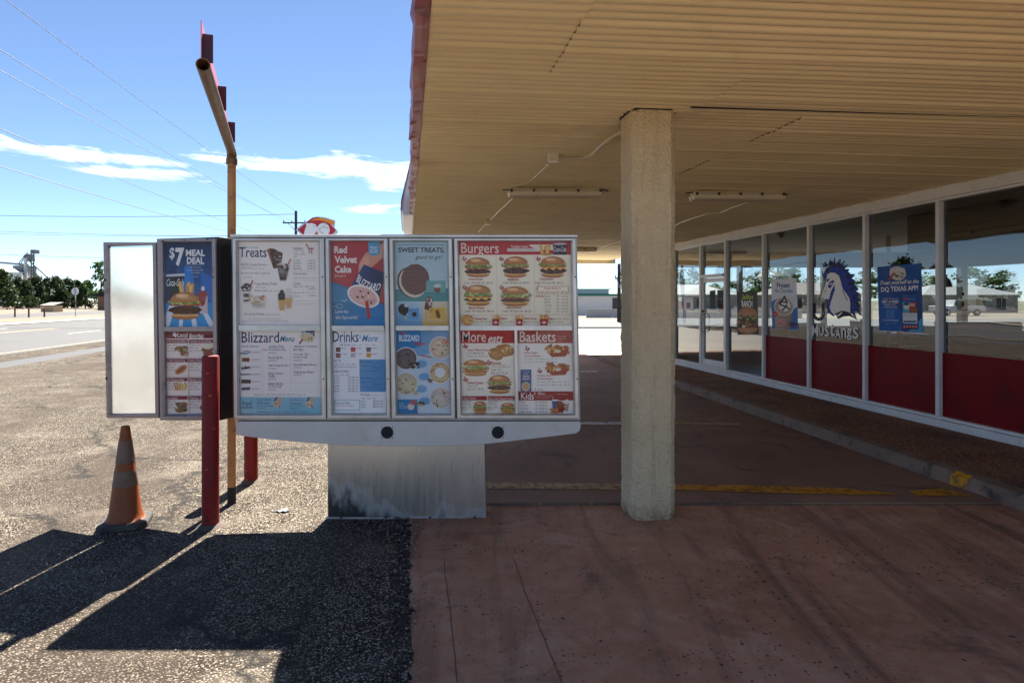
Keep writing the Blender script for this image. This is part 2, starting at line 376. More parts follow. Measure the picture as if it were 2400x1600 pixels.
def m_grey_slab():
    g = G('oil_darkened_concrete'); p = g.pos(); n1 = g.noise(p, .7, 7, .6, .8); n2 = g.noise(p, 5, 7, .7)
    col = g.mix(g.rng(n1, .35, .65), (.31, .185, .12), (.19, .105, .068)); col = g.mix(g.math('MULTIPLY', g.rng(n2, .5, .75), .5), col, (.30, .2, .15))
    col = g.mix(g.math('MULTIPLY', g.rng(g.noise(p, 1.7, 7, .7, .8), .56, .7), .8), col, (.05, .042, .04))
    v = g.voro(p, 12); col = g.mix(g.rng(v, .05, .12, .8, 0), col, (.04, .034, .032))
    return g.surf(g.bsdf(col, g.rng(n2, .3, .7, .62, .82), 0, g.bump(n2, .2, .006), .25))
def m_aggregate():
    g = G('exposed_aggregate_walkway'); p = g.pos(); c = g.node('ShaderNodeTexVoronoi'); g.put(c.inputs['Vector'], p); c.inputs['Scale'].default_value = 70
    s = g.node('ShaderNodeSeparateColor'); g.put(s.inputs[0], c.outputs['Color'])
    col = g.mix(s.outputs[0], (.11, .05, .026), (.36, .18, .085)); col = g.mix(g.rng(s.outputs[1], .9, .95), col, (.44, .34, .25))
    col = g.mix(g.math('MULTIPLY', g.rng(g.noise(p, 1.3, 6, .65), .45, .7), .6), col, (.055, .035, .026))
    return g.surf(g.bsdf(col, .8, 0, g.bump(c.outputs['Distance'], .6, .006), .3))
def m_worn(name, c, lo, hi, scale=9):                           # worn paint: missing where the noise says so
    g = G(name); p = g.pos(); n = g.noise(p, scale, 9, .72, .4)
    b = g.bsdf(g.mix(g.noise(p, 40, 3), tuple(x * .75 for x in c), c), .7, 0, None, .3)
    t = g.node('ShaderNodeBsdfTransparent'); mx = g.node('ShaderNodeMixShader')
    g.put(mx.inputs[0], g.rng(n, lo, hi)); g.l.new(b, mx.inputs[1]); g.l.new(t.outputs[0], mx.inputs[2])
    return g.surf(mx.outputs[0])
def m_glass(name, tint, f0=.045, gain=1.0):
    g = G(name); geo = g.node('ShaderNodeNewGeometry'); d = g.node('ShaderNodeVectorMath', operation='DOT_PRODUCT'); g.put(d.inputs[0], geo.outputs['Normal']); g.put(d.inputs[1], geo.outputs['Incoming'])
    q = g.math('POWER', g.math('SUBTRACT', 1.0, g.math('ABSOLUTE', d.outputs['Value'])), 5.0)
    t = g.node('ShaderNodeBsdfTransparent'); t.inputs[0].default_value = (*tint, 1)
    s = g.node('ShaderNodeBsdfGlossy'); s.inputs['Roughness'].default_value = .004; g.put(s.inputs['Normal'], g.bump(g.noise(g.pos(), .9, 2, .5), .12, .02)); s.inputs[0].default_value = (1, 1, 1, 1)
    mx = g.node('ShaderNodeMixShader'); g.put(mx.inputs[0], g.math('MULTIPLY', g.math('ADD', f0, g.math('MULTIPLY', q, 1 - f0)), gain))
    g.l.new(t.outputs[0], mx.inputs[1]); g.l.new(s.outputs[0], mx.inputs[2]); return g.surf(mx.outputs[0])
def m_frosted():
    g = G('frosted_acrylic'); b = g.node('ShaderNodeBsdfRefraction'); b.inputs['Roughness'].default_value = .22; b.inputs['IOR'].default_value = 1.15
    b.inputs[0].default_value = (.93, .95, .96, 1)
    tl = g.node('ShaderNodeBsdfTranslucent'); tl.inputs[0].default_value = (.85, .87, .88, 1)
    gl = g.node('ShaderNodeBsdfGlossy'); gl.inputs['Roughness'].default_value = .12
    p = g.pos(True); sm = g.rng(g.noise(p, 5, 8, .7, .8), .4, .75, .14, .19)
    m1 = g.node('ShaderNodeMixShader'); g.put(m1.inputs[0], sm); g.l.new(b.outputs[0], m1.inputs[1]); g.l.new(tl.outputs[0], m1.inputs[2])
    m2 = g.node('ShaderNodeMixShader'); m2.inputs[0].default_value = .05; g.l.new(m1.outputs[0], m2.inputs[1]); g.l.new(gl.outputs[0], m2.inputs[2])
    return g.surf(m2.outputs[0])
def m_leaf(name, c, c2):
    g = G(name); p = g.pos(); n = g.noise(p, 1.6, 4, .6)
    col = g.mix(g.rng(n, .35, .65), c, c2); b = g.bsdf(col, .65, 0, None, .25)
    t = g.node('ShaderNodeBsdfTranslucent'); g.put(t.inputs[0], col); mx = g.node('ShaderNodeMixShader'); mx.inputs[0].default_value = .3
    g.l.new(b, mx.inputs[1]); g.l.new(t.outputs[0], mx.inputs[2]); return g.surf(mx.outputs[0])
def m_print():
    g = G('printed_poster'); a = g.node('ShaderNodeAttribute'); a.attribute_name = 'ink'; p = g.pos()
    fade = g.rng(g.noise(p, 7, 4, .6), .3, .7, 0, .05)
    col = g.mix(fade, a.outputs['Color'], (.62, .6, .58))
    wr = g.noise(g.pos(scale=(2.5, 2.5, 7)), 2.2, 4, .55, .6)
    return g.surf(g.bsdf(col, .5, 0, g.bump(wr, .2, .02), .15))
def m_stucco():
    g = G('cream_stucco'); p = g.pos(True); n = g.noise(p, 3, 6, .6); f = g.noise(p, 75, 5, .65); k = g.voro(p, 48)
    col = g.mix(g.rng(n, .3, .7), (.84, .68, .44), (.75, .585, .36)); pits = g.rng(g.noise(p, 24, 6, .75), .66, .74)
    col = g.mix(g.math('MULTIPLY', pits, .6), col, (.2, .145, .09))
    z = g.node('ShaderNodeSeparateXYZ'); g.put(z.inputs[0], p)
    run = g.noise(g.pos(True, (9, 9, .5)), 2.2, 5, .65, .3); col = g.mix(g.math('MULTIPLY', g.rng(run, .56, .74), .42), col, (.33, .235, .14))
    scuff = g.math('MULTIPLY', g.rng(g.noise(g.pos(True, (3, 3, 16)), 2.0, 5, .7), .6, .68), g.rng(z.outputs[2], .35, .9, 1, 0)); col = g.mix(g.math('MULTIPLY', scuff, .5), col, (.22, .16, .11))
    stain = g.math('MULTIPLY', g.rng(z.outputs[2], .0, .14, 1, 0), g.rng(g.noise(p, 14, 5, .7), .4, .6)); col = g.mix(g.math('MULTIPLY', stain, .8), col, (.23, .13, .06))
    h = g.math('ADD', g.math('MULTIPLY', k, .7), f)
    return g.surf(g.bsdf(col, .88, 0, g.bump(h, 1.0, .02), .25))
def m_soffit():
    g = G('tan_painted_corrugated_steel'); p = g.pos(); n = g.noise(p, 1.2, 6, .6); q = g.noise(g.pos(scale=(.5, 5, 1)), 1.6, 5, .6)
    col = g.mix(g.rng(n, .3, .7), (.87, .73, .44), (.80, .655, .375)); col = g.mix(g.math('MULTIPLY', g.rng(q, .55, .75), .35), col, (.62, .48, .28))
    wet = g.noise(p, .8, 6, .7, .6); col = g.mix(g.math('MULTIPLY', g.rng(wet, .56, .74), .4), col, (.50, .35, .17))
    rust = g.math('MULTIPLY', g.rng(g.noise(p, 26, 4, .6), .7, .76), g.rng(n, .45, .6)); col = g.mix(g.math('MULTIPLY', rust, .6), col, (.16, .085, .04))
    return g.surf(g.bsdf(col, .5, 0, g.bump(g.noise(p, 9, 4), .06, .01), .4))
def m_metal():
    g = G('brushed_aluminium'); p = g.pos(True); s = g.noise(g.pos(True, (60, 60, 1.5)), 3, 4, .6); n = g.noise(p, 4, 7, .65, .4)
    col = g.mix(g.rng(n, .35, .7), (.62, .60, .57), (.47, .455, .43)); r = g.rng(s, .3, .7, .34, .52)
    return g.surf(g.bsdf(col, r, .75, g.bump(s, .03, .002), .5))
def m_cone_band():
    return mat('dirty_reflective_collar', (.17, .10, .065), .6, 0, .2, 9, .1, 50, dirt=(.12, .08, .06), dscale=7, drng=(.5, .68))
def m_steel(name, a, b, rust):
    g = G(name); p = g.pos(True); n = g.noise(p, 7, 8, .7, .5)
    col = g.mix(g.rng(n, .3, .7), a, b); col = g.mix(g.rng(g.noise(p, 14, 8, .75), .55, .66), col, rust)
    return g.surf(g.bsdf(col, .6, 0, g.bump(n, .3, .01), .4))

ASPH, CONC, SLAB, AGG = m_asphalt(), m_concrete(), m_grey_slab(), m_aggregate()
ROAD = mat('road_asphalt', (.085, .085, .086), .85, 0, .12, .6, .2, 40, obj=False, dirt=(.06, .06, .06), dscale=.25)
DIRT = mat('dry_dirt', (.17, .14, .105), .95, 0, .15, .3, .3, 6, obj=False, dirt=(.15, .17, .07), dscale=.12, drng=(.55, .66))
FIELD = mat('dry_grass_field', (.13, .115, .07), .95, 0, .2, .05, 0, 1, obj=False, dirt=(.13, .15, .06), dscale=.03, drng=(.5, .65))
PALE = mat('pale_concrete_lot', (.38, .36, .325), .85, 0, .12, .3, .1, 30, obj=False, dirt=(.36, .33, .3), dscale=.5)
KERB = mat('weathered_kerb_concrete', (.22, .15, .11), .85, 0, .25, 3, .4, 40, obj=False, dirt=(.05, .04, .035), dscale=5, drng=(.55, .68))
SEAL = mat('fresh_sealed_asphalt', (.065, .066, .07), .8, 0, .15, 1, .2, 60, obj=False)
STUCCO, SOFFIT, ALU, FROST, MPRINT = m_stucco(), m_soffit(), m_metal(), m_frosted(), m_print()
WHITE = mat('white_painted_frame', (.72, .70, .69), .4, .0, .08, 5, .03, 40, dirt=(.4, .34, .29), dscale=6, drng=(.62, .8))
CREAM = mat('cream_fixture_plastic', (.66, .58, .43), .4, 0, .08, 6)
REDP = mat('deep_red_panel', (.18, .0015, .005), .5, 0, .12, 2, spec=.15, dirt=(.045, .003, .004), dscale=3, drng=(.52, .8))
REDF = mat('red_fascia_steel', (.34, .07, .075), .45, .0, .2, 4, .1, 20, dirt=(.09, .03, .03), dscale=5, drng=(.56, .7))
REDB = m_steel('red_bollard_paint', (.22, .003, .004), (.15, .002, .003), (.1, .02, .012))
BLACK = mat('black_void', (.006, .006, .007), .7, 0, .1, 5)
DARKM = mat('dark_bronze_cabinet', (.045, .036, .036), .42, .4, .2, 5)
FRAMED = mat('bronze_aluminium_frame', (.30, .25, .25), .38, .55, .15, 6, dirt=(.12, .09, .085), dscale=6)
GLASS = m_glass('window_glass', (.40, .45, .47), .05, 2.0); PANE = m_glass('acrylic_pane', (.98, .98, .98), .02, .7)
POLEP = m_steel('tan_orange_pole_paint', (.54, .26, .09), (.47, .215, .075), (.24, .105, .04))
RUST = m_steel('rusted_pipe', (.22, .12, .05), (.12, .065, .03), (.34, .22, .1))
YEL = m_worn('worn_yellow_paint', (.66, .29, .015), .5, .62); TANP = m_worn('faded_tan_paint', (.55, .36, .18), .5, .6, 14); WHT = m_worn('worn_white_paint', (.75, .74, .72), .52, .6, 10)
YROAD = mat('yellow_road_paint', (.55, .38, .22), .8, 0, .1, 2, obj=False)
WOOD = mat('dark_pole_wood', (.055, .042, .032), .9, 0, .2, 8, .2, 30); WIRE = mat('cable_black', (.03, .035, .04), .6, 0, .0, 3)
GREY = mat('galvanised_steel', (.34, .35, .36), .4, .7, .12, 5)

# ------------------------------------------------------------------ ground
def sheet(name, pts, z, m, sub=None):
    b = MB()
    b.add([Vector((p[0], p[1], z)) for p in pts], [tuple(range(len(pts)))]); o = b.build(name, m, fix=False); return struct(o)
def strip(name, L0, L1, Y0, Y1, z, m): return sheet(name, [W(L0, Y0), W(L1, Y0), W(L1, Y1), W(L0, Y1)], z, m)
sheet('ground', [(-1500, -900), (1500, -900), (1500, 2600), (-1500, 2600)], -.03, FIELD)
strip('parking_lot', -10.2, 46, -60, 37, 0, ASPH)
strip('sealed_lot_edge', -11.2, -10.2, -60, 60, -.004, SEAL)
strip('gravel_shoulder', -12.8, -11.2, -160, 400, -.008, ASPH)
strip('road', -27.5, -12.6, -160, 500, -.003, ROAD)
strip('dirt_verge', -40, -27.4, -160, 400, -.012, DIRT)
strip('footpath', -29.6, -27.5, -160, 400, .05, PALE)
strip('side_road', -50, -39, -160, 400, -.006, ROAD)
strip('far_dirt', -130, -50, -160, 300, -.016, DIRT)
strip('pale_lot', -4, 14.5, 19.6, 38, .004, PALE)
sheet('cross_street', [(-40, 38.5), (80, 38.5), (80, 58), (-40, 58)], .008, ROAD)
sheet('far_lot', [(-9, 58), (80, 58), (80, 110), (-9, 110)], .002, DIRT)
kb = MB(); kb.box((14, 38.2, .05), (60, .35, .16)); struct(kb.build('street_kerb', PALE, bevel=.02))
for L, w, m in ((-12.95, .14, YROAD), (-21.2, .12, YROAD), (-21.5, .12, YROAD)):
    strip('road_line', L - w, L, -160, 400, .002, m)
wp = mat('white_road_paint', (.74, .74, .73), .8, 0, .08, 2, obj=False)
for L in (-17.4, -24.4):
    for k in range(-4, 10): strip('lane_dash', L - .06, L + .06, 20.2 + k * 12.2 + (4 if L < -20 else 0), 23.6 + k * 12.2 + (4 if L < -20 else 0), .002, wp)

# concrete under the canopy, walkway and kerb
KL = lambda Y: 4.78 + .036 * Y                                   # the kerb runs slightly off the building's line
edge = [W(.02 + mnoise.noise(Vector((k * .9, 0, 0))) * .06 + mnoise.noise(Vector((k * 3.7, 2, 0))) * .03, -2.2 + k * .06) for k in range(125)]
edge = [q for q in edge if q.y < 5.24] + [W(.02, 5.24)]
sheet('concrete_slab', [W(KL(-2.2) + .1, -2.2), W(KL(5.24) + .1, 5.24)] + edge[::-1], .006, CONC)
sheet('fill_bounce_apron', [W(-2.5, -30), W(KL(-30) + .1, -30), W(KL(-2.22) + .1, -2.22), W(-2.5, -2.22)], .006, PALE)  # pale ground added unseen behind the camera to bounce fill light forward
b = MB()                                                        # tar squeezed out along the joint between lot and slab
for k in range(124):
    A, B = -2.2 + k * .06, -2.2 + (k + 1) * .06
    if B > 5.2: break
    wl_ = lambda y: -.10 - .07 * abs(mnoise.noise(Vector((y * 1.7, 5, 0)))) - .03 * mnoise.noise(Vector((y * 7, 9, 0)))
    wr_ = lambda y: .012 + .05 * mnoise.noise(Vector((y * 4.1, 3, 0)))
    b.quad(W(wl_(A), A, .0125), W(wr_(A), A, .0125), W(wr_(B), B, .0125), W(wl_(B), B, .0125))
struct(b.build('tar_joint', m_worn('crumbled_tar', (.034, .025, .02), .40, .56, 13), fix=False))
b = MB(); b.slab([W(.02, 5.27, -.02), W(KL(5.27) + .1, 5.27, -.02), W(KL(20) + .1, 20, -.02), W(.02, 20, -.02)], (0, 0, .036)); struct(b.build('drive_lane_slab', SLAB))
b = MB(); b.box(at(1250, 1200, 5.24).xy.to_3d() + Vector((.25, .0, .004)), (2.8, .03, .04)); struct(b.build('slab_joint_strip', m_steel('rusty_edge_angle', (.16, .10, .07), (.09, .06, .05), (.34, .17, .06)), bevel=.006))
b = MB(); NK = 90
def kerb_pt(i, j):
    Y = -6 + 24 * i; L = KL(Y); n = mnoise.noise(Vector((Y * 3.1, j * 4, 1))) * .012
    prof = [(-.02, -.01), (.012, .105), (.04, .13), (.17, .133)]
    q = prof[round(j * 3)]; return W(L + q[0] + n, Y, q[1] + n * .6 * (j > 0))
b.grid(kerb_pt, NK, 3); struct(b.build('kerb', KERB, fix=False))
b = MB(); b.add([W(KL(-6) + .168, -6, .13), W(6.75, -6, .13), W(6.75, 18.2, .13), W(KL(18.2) + .168, 18.2, .13)], [(0, 1, 2, 3)]); struct(b.build('walkway', AGG, fix=False))
def paint(name, pts, z, m): return sheet(name, pts, z, m)
G5 = lambda u, v, z=.0: on_ground(u, v, z)
paint('painted_line', [G5(1141, 1135), G5(1456, 1138), G5(1456, 1152), G5(1141, 1149)], .021, TANP)
paint('painted_line', [G5(1575, 1140), G5(1700, 1140), G5(2010, 1150), G5(2110, 1163), G5(1960, 1164), G5(1575, 1152)], .021, YEL)
paint('painted_line', [G5(2130, 1154), G5(2210, 1150), G5(2275, 1166), G5(2150, 1167)], .0215, YEL)
paint('painted_line', [G5(1355, 992), G5(1456, 992), G5(1456, 998), G5(1355, 998)], .021, WHT)
paint('painted_line', [G5(1575, 992), G5(1735, 994), G5(1735, 1000), G5(1575, 998)], .021, TANP)
paint('painted_line', [G5(1360, 871), G5(1400, 871), G5(1400, 874), G5(1360, 874)], .021, WHT)
for (Y0, Y1) in ((5.62, 5.80), (5.0, 5.06)):
    b = MB(); b.add([W(KL(Y0) - .012, Y0, .02), W(KL(Y1) - .012, Y1, .02), W(KL(Y1) + .004, Y1, .108), W(KL(Y0) + .004, Y0, .108), W(KL(Y1) + .05, Y1, .14), W(KL(Y0) + .05, Y0, .14)], [(0, 1, 2, 3), (3, 2, 4, 5)])
    struct(b.build('kerb_paint', YEL, fix=False))
# hairline joints in the near slab
JO = mat('joint_filler', (.10, .075, .065), .9, 0, .2, 20)
for pts in ([(1041, 1315), (1046, 1370), (1058, 1450), (1072, 1600)], [(1203, 1305), (1232, 1390), (1270, 1480), (1318, 1600)]):
    b = MB(); Q = [on_ground(*p, .0095) for p in pts]
    for p, q in zip(Q, Q[1:]):
        n = 8
        for k in range(n):
            a, c = p.lerp(q, k / n), p.lerp(q, (k + 1) / n); ja = Vector((mnoise.noise(a * 9) * .006, 0, 0)); jc = Vector((mnoise.noise(c * 9) * .006, 0, 0)); w = Vector((.0022, 0, 0))
            b.quad(a + ja - w, a + ja + w, c + jc + w, c + jc - w)
    struct(b.build('slab_joint', JO, fix=False))
# crumbled edge where the asphalt meets the slab: loose stones
b = MB(); rs = random.Random(3)
for k in range(900):
    Y = rs.uniform(2.4, 5.6) if k % 3 else rs.uniform(2.5, 6.5); L = rs.gauss(-.03, .05) if k % 3 else rs.uniform(-3.2, .2); r = rs.uniform(.003, .009)
    if k % 11 == 0: L = rs.uniform(0, 4.2); r = rs.uniform(.002, .005)
    p = W(L, Y, .006 + r * .4); q = [Vector((rs.uniform(-1, 1), rs.uniform(-1, 1), rs.uniform(-.6, .6))).normalized() for _ in range(1)][0]
    a = [p + Vector(v) * r * rs.uniform(.7, 1.3) for v in ((1, 0, 0), (0, 1, 0), (-1, 0, 0), (0, -1, 0), (0, 0, .8), (0, 0, -.6))]
    b.add(a, [(0, 1, 4), (1, 2, 4), (2, 3, 4), (3, 0, 4), (1, 0, 5), (2, 1, 5), (3, 2, 5), (0, 3, 5)])
tag(b.build('loose_gravel', mat('gravel_stone', (.3, .24, .19), .9, 0, .6, 40, obj=False)), 'loose gravel scattered along the broken asphalt edge', 'gravel', kind='stuff')

# ------------------------------------------------------------------ canopy
RB = .05                                                        # the ribs run slightly off square
HC = lambda L: 3.215 - .0155 * L
def CP(L, m, z): return Vector((L - SK * m, m + RB * L, z))
canopy = thing('drive_through_canopy', W(3.3, 9), 'tan corrugated steel canopy with dented red fascia over the drive lane', 'canopy')
PITCH, PW = .0852, 9
rp = random.Random(5); m0 = 2.55; M0 = m0; row = 0
while m0 < 21.6:
    m1 = m0 + PITCH * PW
    splits = [.12, .92 if 2.2 < m0 < 3.9 else rp.choice([2.6, 3.1, 2.2]), 6.95]
    for Lq0, Lq1 in zip(splits, splits[1:]):
        b = MB(); N = PW * 8; dz = .009 * ((row + (Lq0 > .5)) % 2)
        def fn(i, j, A=Lq0, B=Lq1, m0=m0, dz=dz):
            m = m0 + PITCH * PW * i; L = A + (B - A) * j
            z = HC(L) + (.006 - .030 * abs(math.sin(math.pi * PW * i)) ** .6) + dz + .006 * mnoise.noise(Vector((L * .7, m * .9, 2)))
            z -= .010 * (1 - abs(2 * i - 1)) ** 8
            return CP(L, m, z)
        b.grid(fn, N, max(2, int((Lq1 - Lq0) / .5))); b.build('soffit_panel', SOFFIT, canopy, smooth=True, fix=False)
    m0 = m1 - .002; row += 1
MEND = m0
b = MB()                                                        # roof deck above the soffit
b.slab([CP(.1, M0, 3.27), CP(14.6, M0, 3.27), CP(14.6, MEND - .03, 3.27), CP(.1, MEND - .03, 3.27)], (0, 0, .2)); b.build('roof_deck', GREY, canopy)
b = MB(); b.slab([CP(.05, M0 - .12, 3.14), CP(7.2, M0 - .12, 3.14), CP(7.2, M0 - .005, 3.14), CP(.05, M0 - .005, 3.14)], (0, 0, .4)); b.build('near_fascia', REDF, canopy)
b = MB(); b.slab([CP(.05, MEND + .0, 2.98), CP(7.2, MEND, 2.98), CP(7.2, MEND + .12, 2.98), CP(.05, MEND + .12, 2.98)], (0, 0, .5)); b.build('end_beam', CREAM, canopy, bevel=.01)
def fas(i, j):
    m = M0 + (MEND - M0) * i; prof = [(.122, 3.262), (.12, 3.197), (.085, 3.19), (.04, 3.194), (.032, 3.3), (.03, 3.42), (.06, 3.52)]
    q = prof[round(j * 6)]; d = mnoise.noise(Vector((m * 2.3, j * 2, 0))) * .012 + (mnoise.noise(Vector((m * 7.3, j * 5, 4))) ** 3) * .06
    return W(q[0] + d * (.4 if j < .2 else 1.2), m, q[1] + d * .8)
b = MB(); b.grid(fas, 420, 6); b.build('fascia', REDF, canopy, fix=False)
b = MB()                                                        # white and red raking edge of the roof farther along
RK = [at(967, 355, 10.8), at(941, 470, 10.8), at(940, 492, 10.8), at(946, 505, 10.8), at(968, 503, 10.8)]
b.slab(RK, AX * 3.2); rk = b.build('roof_edge_panel', WHITE, canopy)
b = MB(); b.slab([at(967.5, 352, 10.78), at(940, 468, 10.78), at(938.5, 492, 10.78), at(941, 492, 10.78), at(942.6, 470, 10.78), at(969, 357, 10.78)], AX * 3.25); b.build('red_trim', REDF, rk)
b = MB(); b.tube([CP(2.12, 4.66, HC(2.12) - .026), CP(3.5, 4.66, HC(3.5) - .026), CP(5.2, 4.66, HC(5.2) - .02)], [.006, .004, .001], 6); b.build('seam_gap', BLACK, canopy)
# conduits and boxes
def ceil_at(u, v, drop=.02):
    z = 3.19 - drop; d = ray(u, v); p = CAM + d * ((z - CAM.z) / d.z)
    z = HC(p.x + SK * p.y) - .012 - drop; return CAM + d * ((z - CAM.z) / d.z)
def conduit(pts, r=.011, d=.016):
    b = MB(); Q = [ceil_at(u, v, d) for u, v in pts]; b.tube(Q, r, 7); b.build('conduit', CREAM, canopy, smooth=True)
conduit([(1458, 308), (1432, 322), (1405, 342), (1386, 362), (1368, 370), (1340, 371), (1306, 370)], .014)
conduit([(1287, 383), (1270, 400), (1250, 418), (1240, 427), (1210, 434), (1190, 440)], .008)
conduit([(1206, 461), (1198, 468), (1180, 485), (1165, 499), (1150, 514), (1140, 523), (1120, 545)], .008)
conduit([(1575, 532), (1600, 520), (1660, 500), (1690, 498), (1720, 485), (1755, 474)], .009)
conduit([(1400, 583), (1430, 572), (1470, 563)], .008)
for (u, v, s) in ((1296, 370, .1), (1143, 521, .09)):
    b = MB(); c = ceil_at(u, v, .045); b.box(c, (s, s, .08), BX, AX); b.build('junction_box', CREAM, canopy, bevel=.004)

# fluorescent fittings on the soffit
def fitting(u, v, length, label, yaw=0.0):
    c = ceil_at(u, v, .065); t = thing('ceiling_light', c, label, 'light', 'fluorescent fittings under the canopy')
    ex = Vector((1, yaw, 0)).normalized(); ey = Vector((-ex.y, ex.x, 0)); L = length
    b = MB(); b.box(c + Vector((0, 0, .03)), (L * .96, .16, .045), ex, ey); b.build('housing', CREAM, t, bevel=.01)
    b = MB()
    for s in (-1, 1):
        b.tube([c + ey * (.056 * s) + ex * (q * L / 2) + Vector((0, 0, -.012 if abs(q) < 1 else .006)) for q in (-1, -.98, .98, 1)], [.03, .052, .052, .03], 12)
    b.build('diffuser', mat('milky_diffuser', (.66, .58, .42), .3, 0, .05), t, smooth=True)
    for k in range(5):
        b = MB(); b.box(c + ex * ((k - 2) * L * .235) + ey * -.112 + Vector((0, 0, .012)), (.03, .016, .034), ex, ey); b.build('clip', DARKM, t)
    for s in (-1, 1):
        b = MB(); b.tube([c + ex * (s * L * .48) + Vector((0, 0, .045)), c + ex * (s * L * .57) + Vector((0, .04 * s, .03))], .008, 6); b.build('hanger_strap', DARKM, t)
    return t
fitting(1302, 452, 1.22, 'long twin tube ceiling light to the left of the cream column')
fitting(1728, 460, 1.22, 'long twin tube ceiling light between the cream column and the shop windows', .05)
fitting(1345, 585, 1.22, 'far twin tube ceiling light just above the right end of the menu board')

# stucco column
C0 = W(1.915, 5.04, .006); col = thing('stucco_column', C0, 'cream stucco octagonal column holding up the canopy beside the menu board', 'column')
S, CH = .1775, .056; oct_ = [(S - CH, -S), (S, -S + CH), (S, S - CH), (S - CH, S), (-S + CH, S), (-S, S - CH), (-S, -S + CH), (-S + CH, -S)]
per = []
for i in range(8):
    a, c = oct_[i], oct_[(i + 1) % 8]; n = 14 if i % 2 == 1 else 4
    n = 14 if math.dist(a, c) > .15 else 4
    per += [(a[0] + (c[0] - a[0]) * k / n, a[1] + (c[1] - a[1]) * k / n) for k in range(n)]
b = MB(); NZ = 170; H = 3.165; NP = len(per); vs = []; fs = []
for j in range(NZ + 1):
    for (x, y) in per:
        p = Vector((x, y, H * j / NZ)); d = .006 * mnoise.noise(p * 26) + .0055 * mnoise.noise(p * 60) + .006 * mnoise.noise(p * 5)
        if j < 2: d -= .006 * (2 - j)
        r = Vector((x, y, 0)).normalized() * d; vs.append(C0 + BX * (x + r.x) + AX * (y + r.y) + Vector((0, 0, p.z)))
for j in range(NZ):
    for k in range(NP): fs.append((j * NP + k, j * NP + (k + 1) % NP, (j + 1) * NP + (k + 1) % NP, (j + 1) * NP + k))
b.add(vs, fs); b.build('shaft', STUCCO, col, smooth=True)
b = MB(); b.slab([C0 + BX * (x * 1.07) + AX * (y * 1.07) + Vector((0, 0, H - .004)) for x, y in oct_], (0, 0, .06)); b.build('cap_plate', BLACK, col)

# ------------------------------------------------------------------ restaurant with its glass front
WL = 6.67
shop = thing('restaurant', W(10, 10, .13), 'low restaurant with white framed glass front and deep red lower panels', 'building')
YS = [2.8, 4.08, 5.35, 6.62, 7.90, 9.17, 10.45, 11.78, 13.18, 14.30, 15.75, 17.2]
def bar(p0, p1, w, d, out=0.0):                                   # box along the front between two points, w high or wide, d deep
    a = (p1 - p0); n = a.normalized(); side = BX; up = n.cross(side).normalized()
    return MB().box((p0 + p1) / 2 + BX * out, (a.length, d, w), n, side, up)
FY0, FY1 = YS[0] - .03, YS[-1] + .03
bar(W(WL, FY0, 3.04), W(WL, FY1, 3.04), .15, .16, -.02).build('header', WHITE, shop, bevel=.006)
bar(W(WL, FY0, 2.955), W(WL, FY1, 2.955), .035, .1).build('head_rail', WHITE, shop, bevel=.004)
bar(W(WL, FY0, .178), W(WL, FY1, .178), .092, .15, -.02).build('base_plinth', WHITE, shop, bevel=.006)
bar(W(WL, FY0, .2445), W(WL, FY1, .2445), .035, .11).build('sill_rail', WHITE, shop, bevel=.004)
for i, Y in enumerate(YS):
    b = MB(); w = .075 if i in (8, 9) else .055; b.box(W(WL, Y, 1.599), (w, .105, 2.672), AX, BX); b.build('mullion', WHITE, shop, bevel=.004)
for i, (Y0, Y1) in enumerate(zip(YS, YS[1:])):
    a, c = Y0 + .028, Y1 - .028
    if i == 8:
        a, c = Y0 + .038, Y1 - .038
        bar(W(WL, a, 2.235), W(WL, c, 2.235), .07, .1).build('transom_bar', WHITE, shop, bevel=.004)
        MB().quad(W(WL + .015, a, 2.275), W(WL + .015, c, 2.275), W(WL + .015, c, 2.937), W(WL + .015, a, 2.937)).build('transom_pane', GLASS, shop, fix=False)
        b = MB(); fr = .075
        for (y0, y1, z0, z1) in ((a, a + fr, .265, 2.19), (c - fr, c, .265, 2.19), (a + fr, c - fr, 2.10, 2.19), (a + fr, c - fr, .265, .40)):
            b.slab([W(WL - .02, y0, z0), W(WL - .02, y1, z0), W(WL - .02, y1, z1), W(WL - .02, y0, z1)], BX * .05)
        door = b.build('door', WHITE, shop, bevel=.004)
        MB().quad(W(WL + .01, a + fr, .40), W(WL + .01, c - fr, .40), W(WL + .01, c - fr, 2.10), W(WL + .01, a + fr, 2.10)).build('door_pane', GLASS, door, fix=False)
        b = MB(); b.tube([W(WL - .03, c - .1, 1.0), W(WL - .09, c - .1, 1.02), W(WL - .09, c - .1, 1.38), W(WL - .03, c - .1, 1.40)], .014, 8); b.build('pull_handle', GREY, door, smooth=True)
        b = MB(); b.box(W(WL - .03, c - .06, 1.46), (.05, .03, .05), AX, BX); b.build('lock', BLACK, door)
        b = MB(); b.box(W(WL - .05, a + .06, 2.235), (.1, .07, .06), AX, BX); b.build('door_closer', GREY, shop)
        continue
    lo = .265 if i >= 7 else 1.05
    MB().quad(W(WL + .015, a, lo), W(WL + .015, c, lo), W(WL + .015, c, 2.937), W(WL + .015, a, 2.937)).build('window_pane', GLASS, shop, fix=False)
    if i < 7:
        MB().slab([W(WL, a, .264), W(WL, c, .264), W(WL, c, 1.05), W(WL, a, 1.05)], BX * .03).build('red_panel', REDP, shop)
CHMB = mat('dark_interior_trim', (.03, .028, .026), .5)
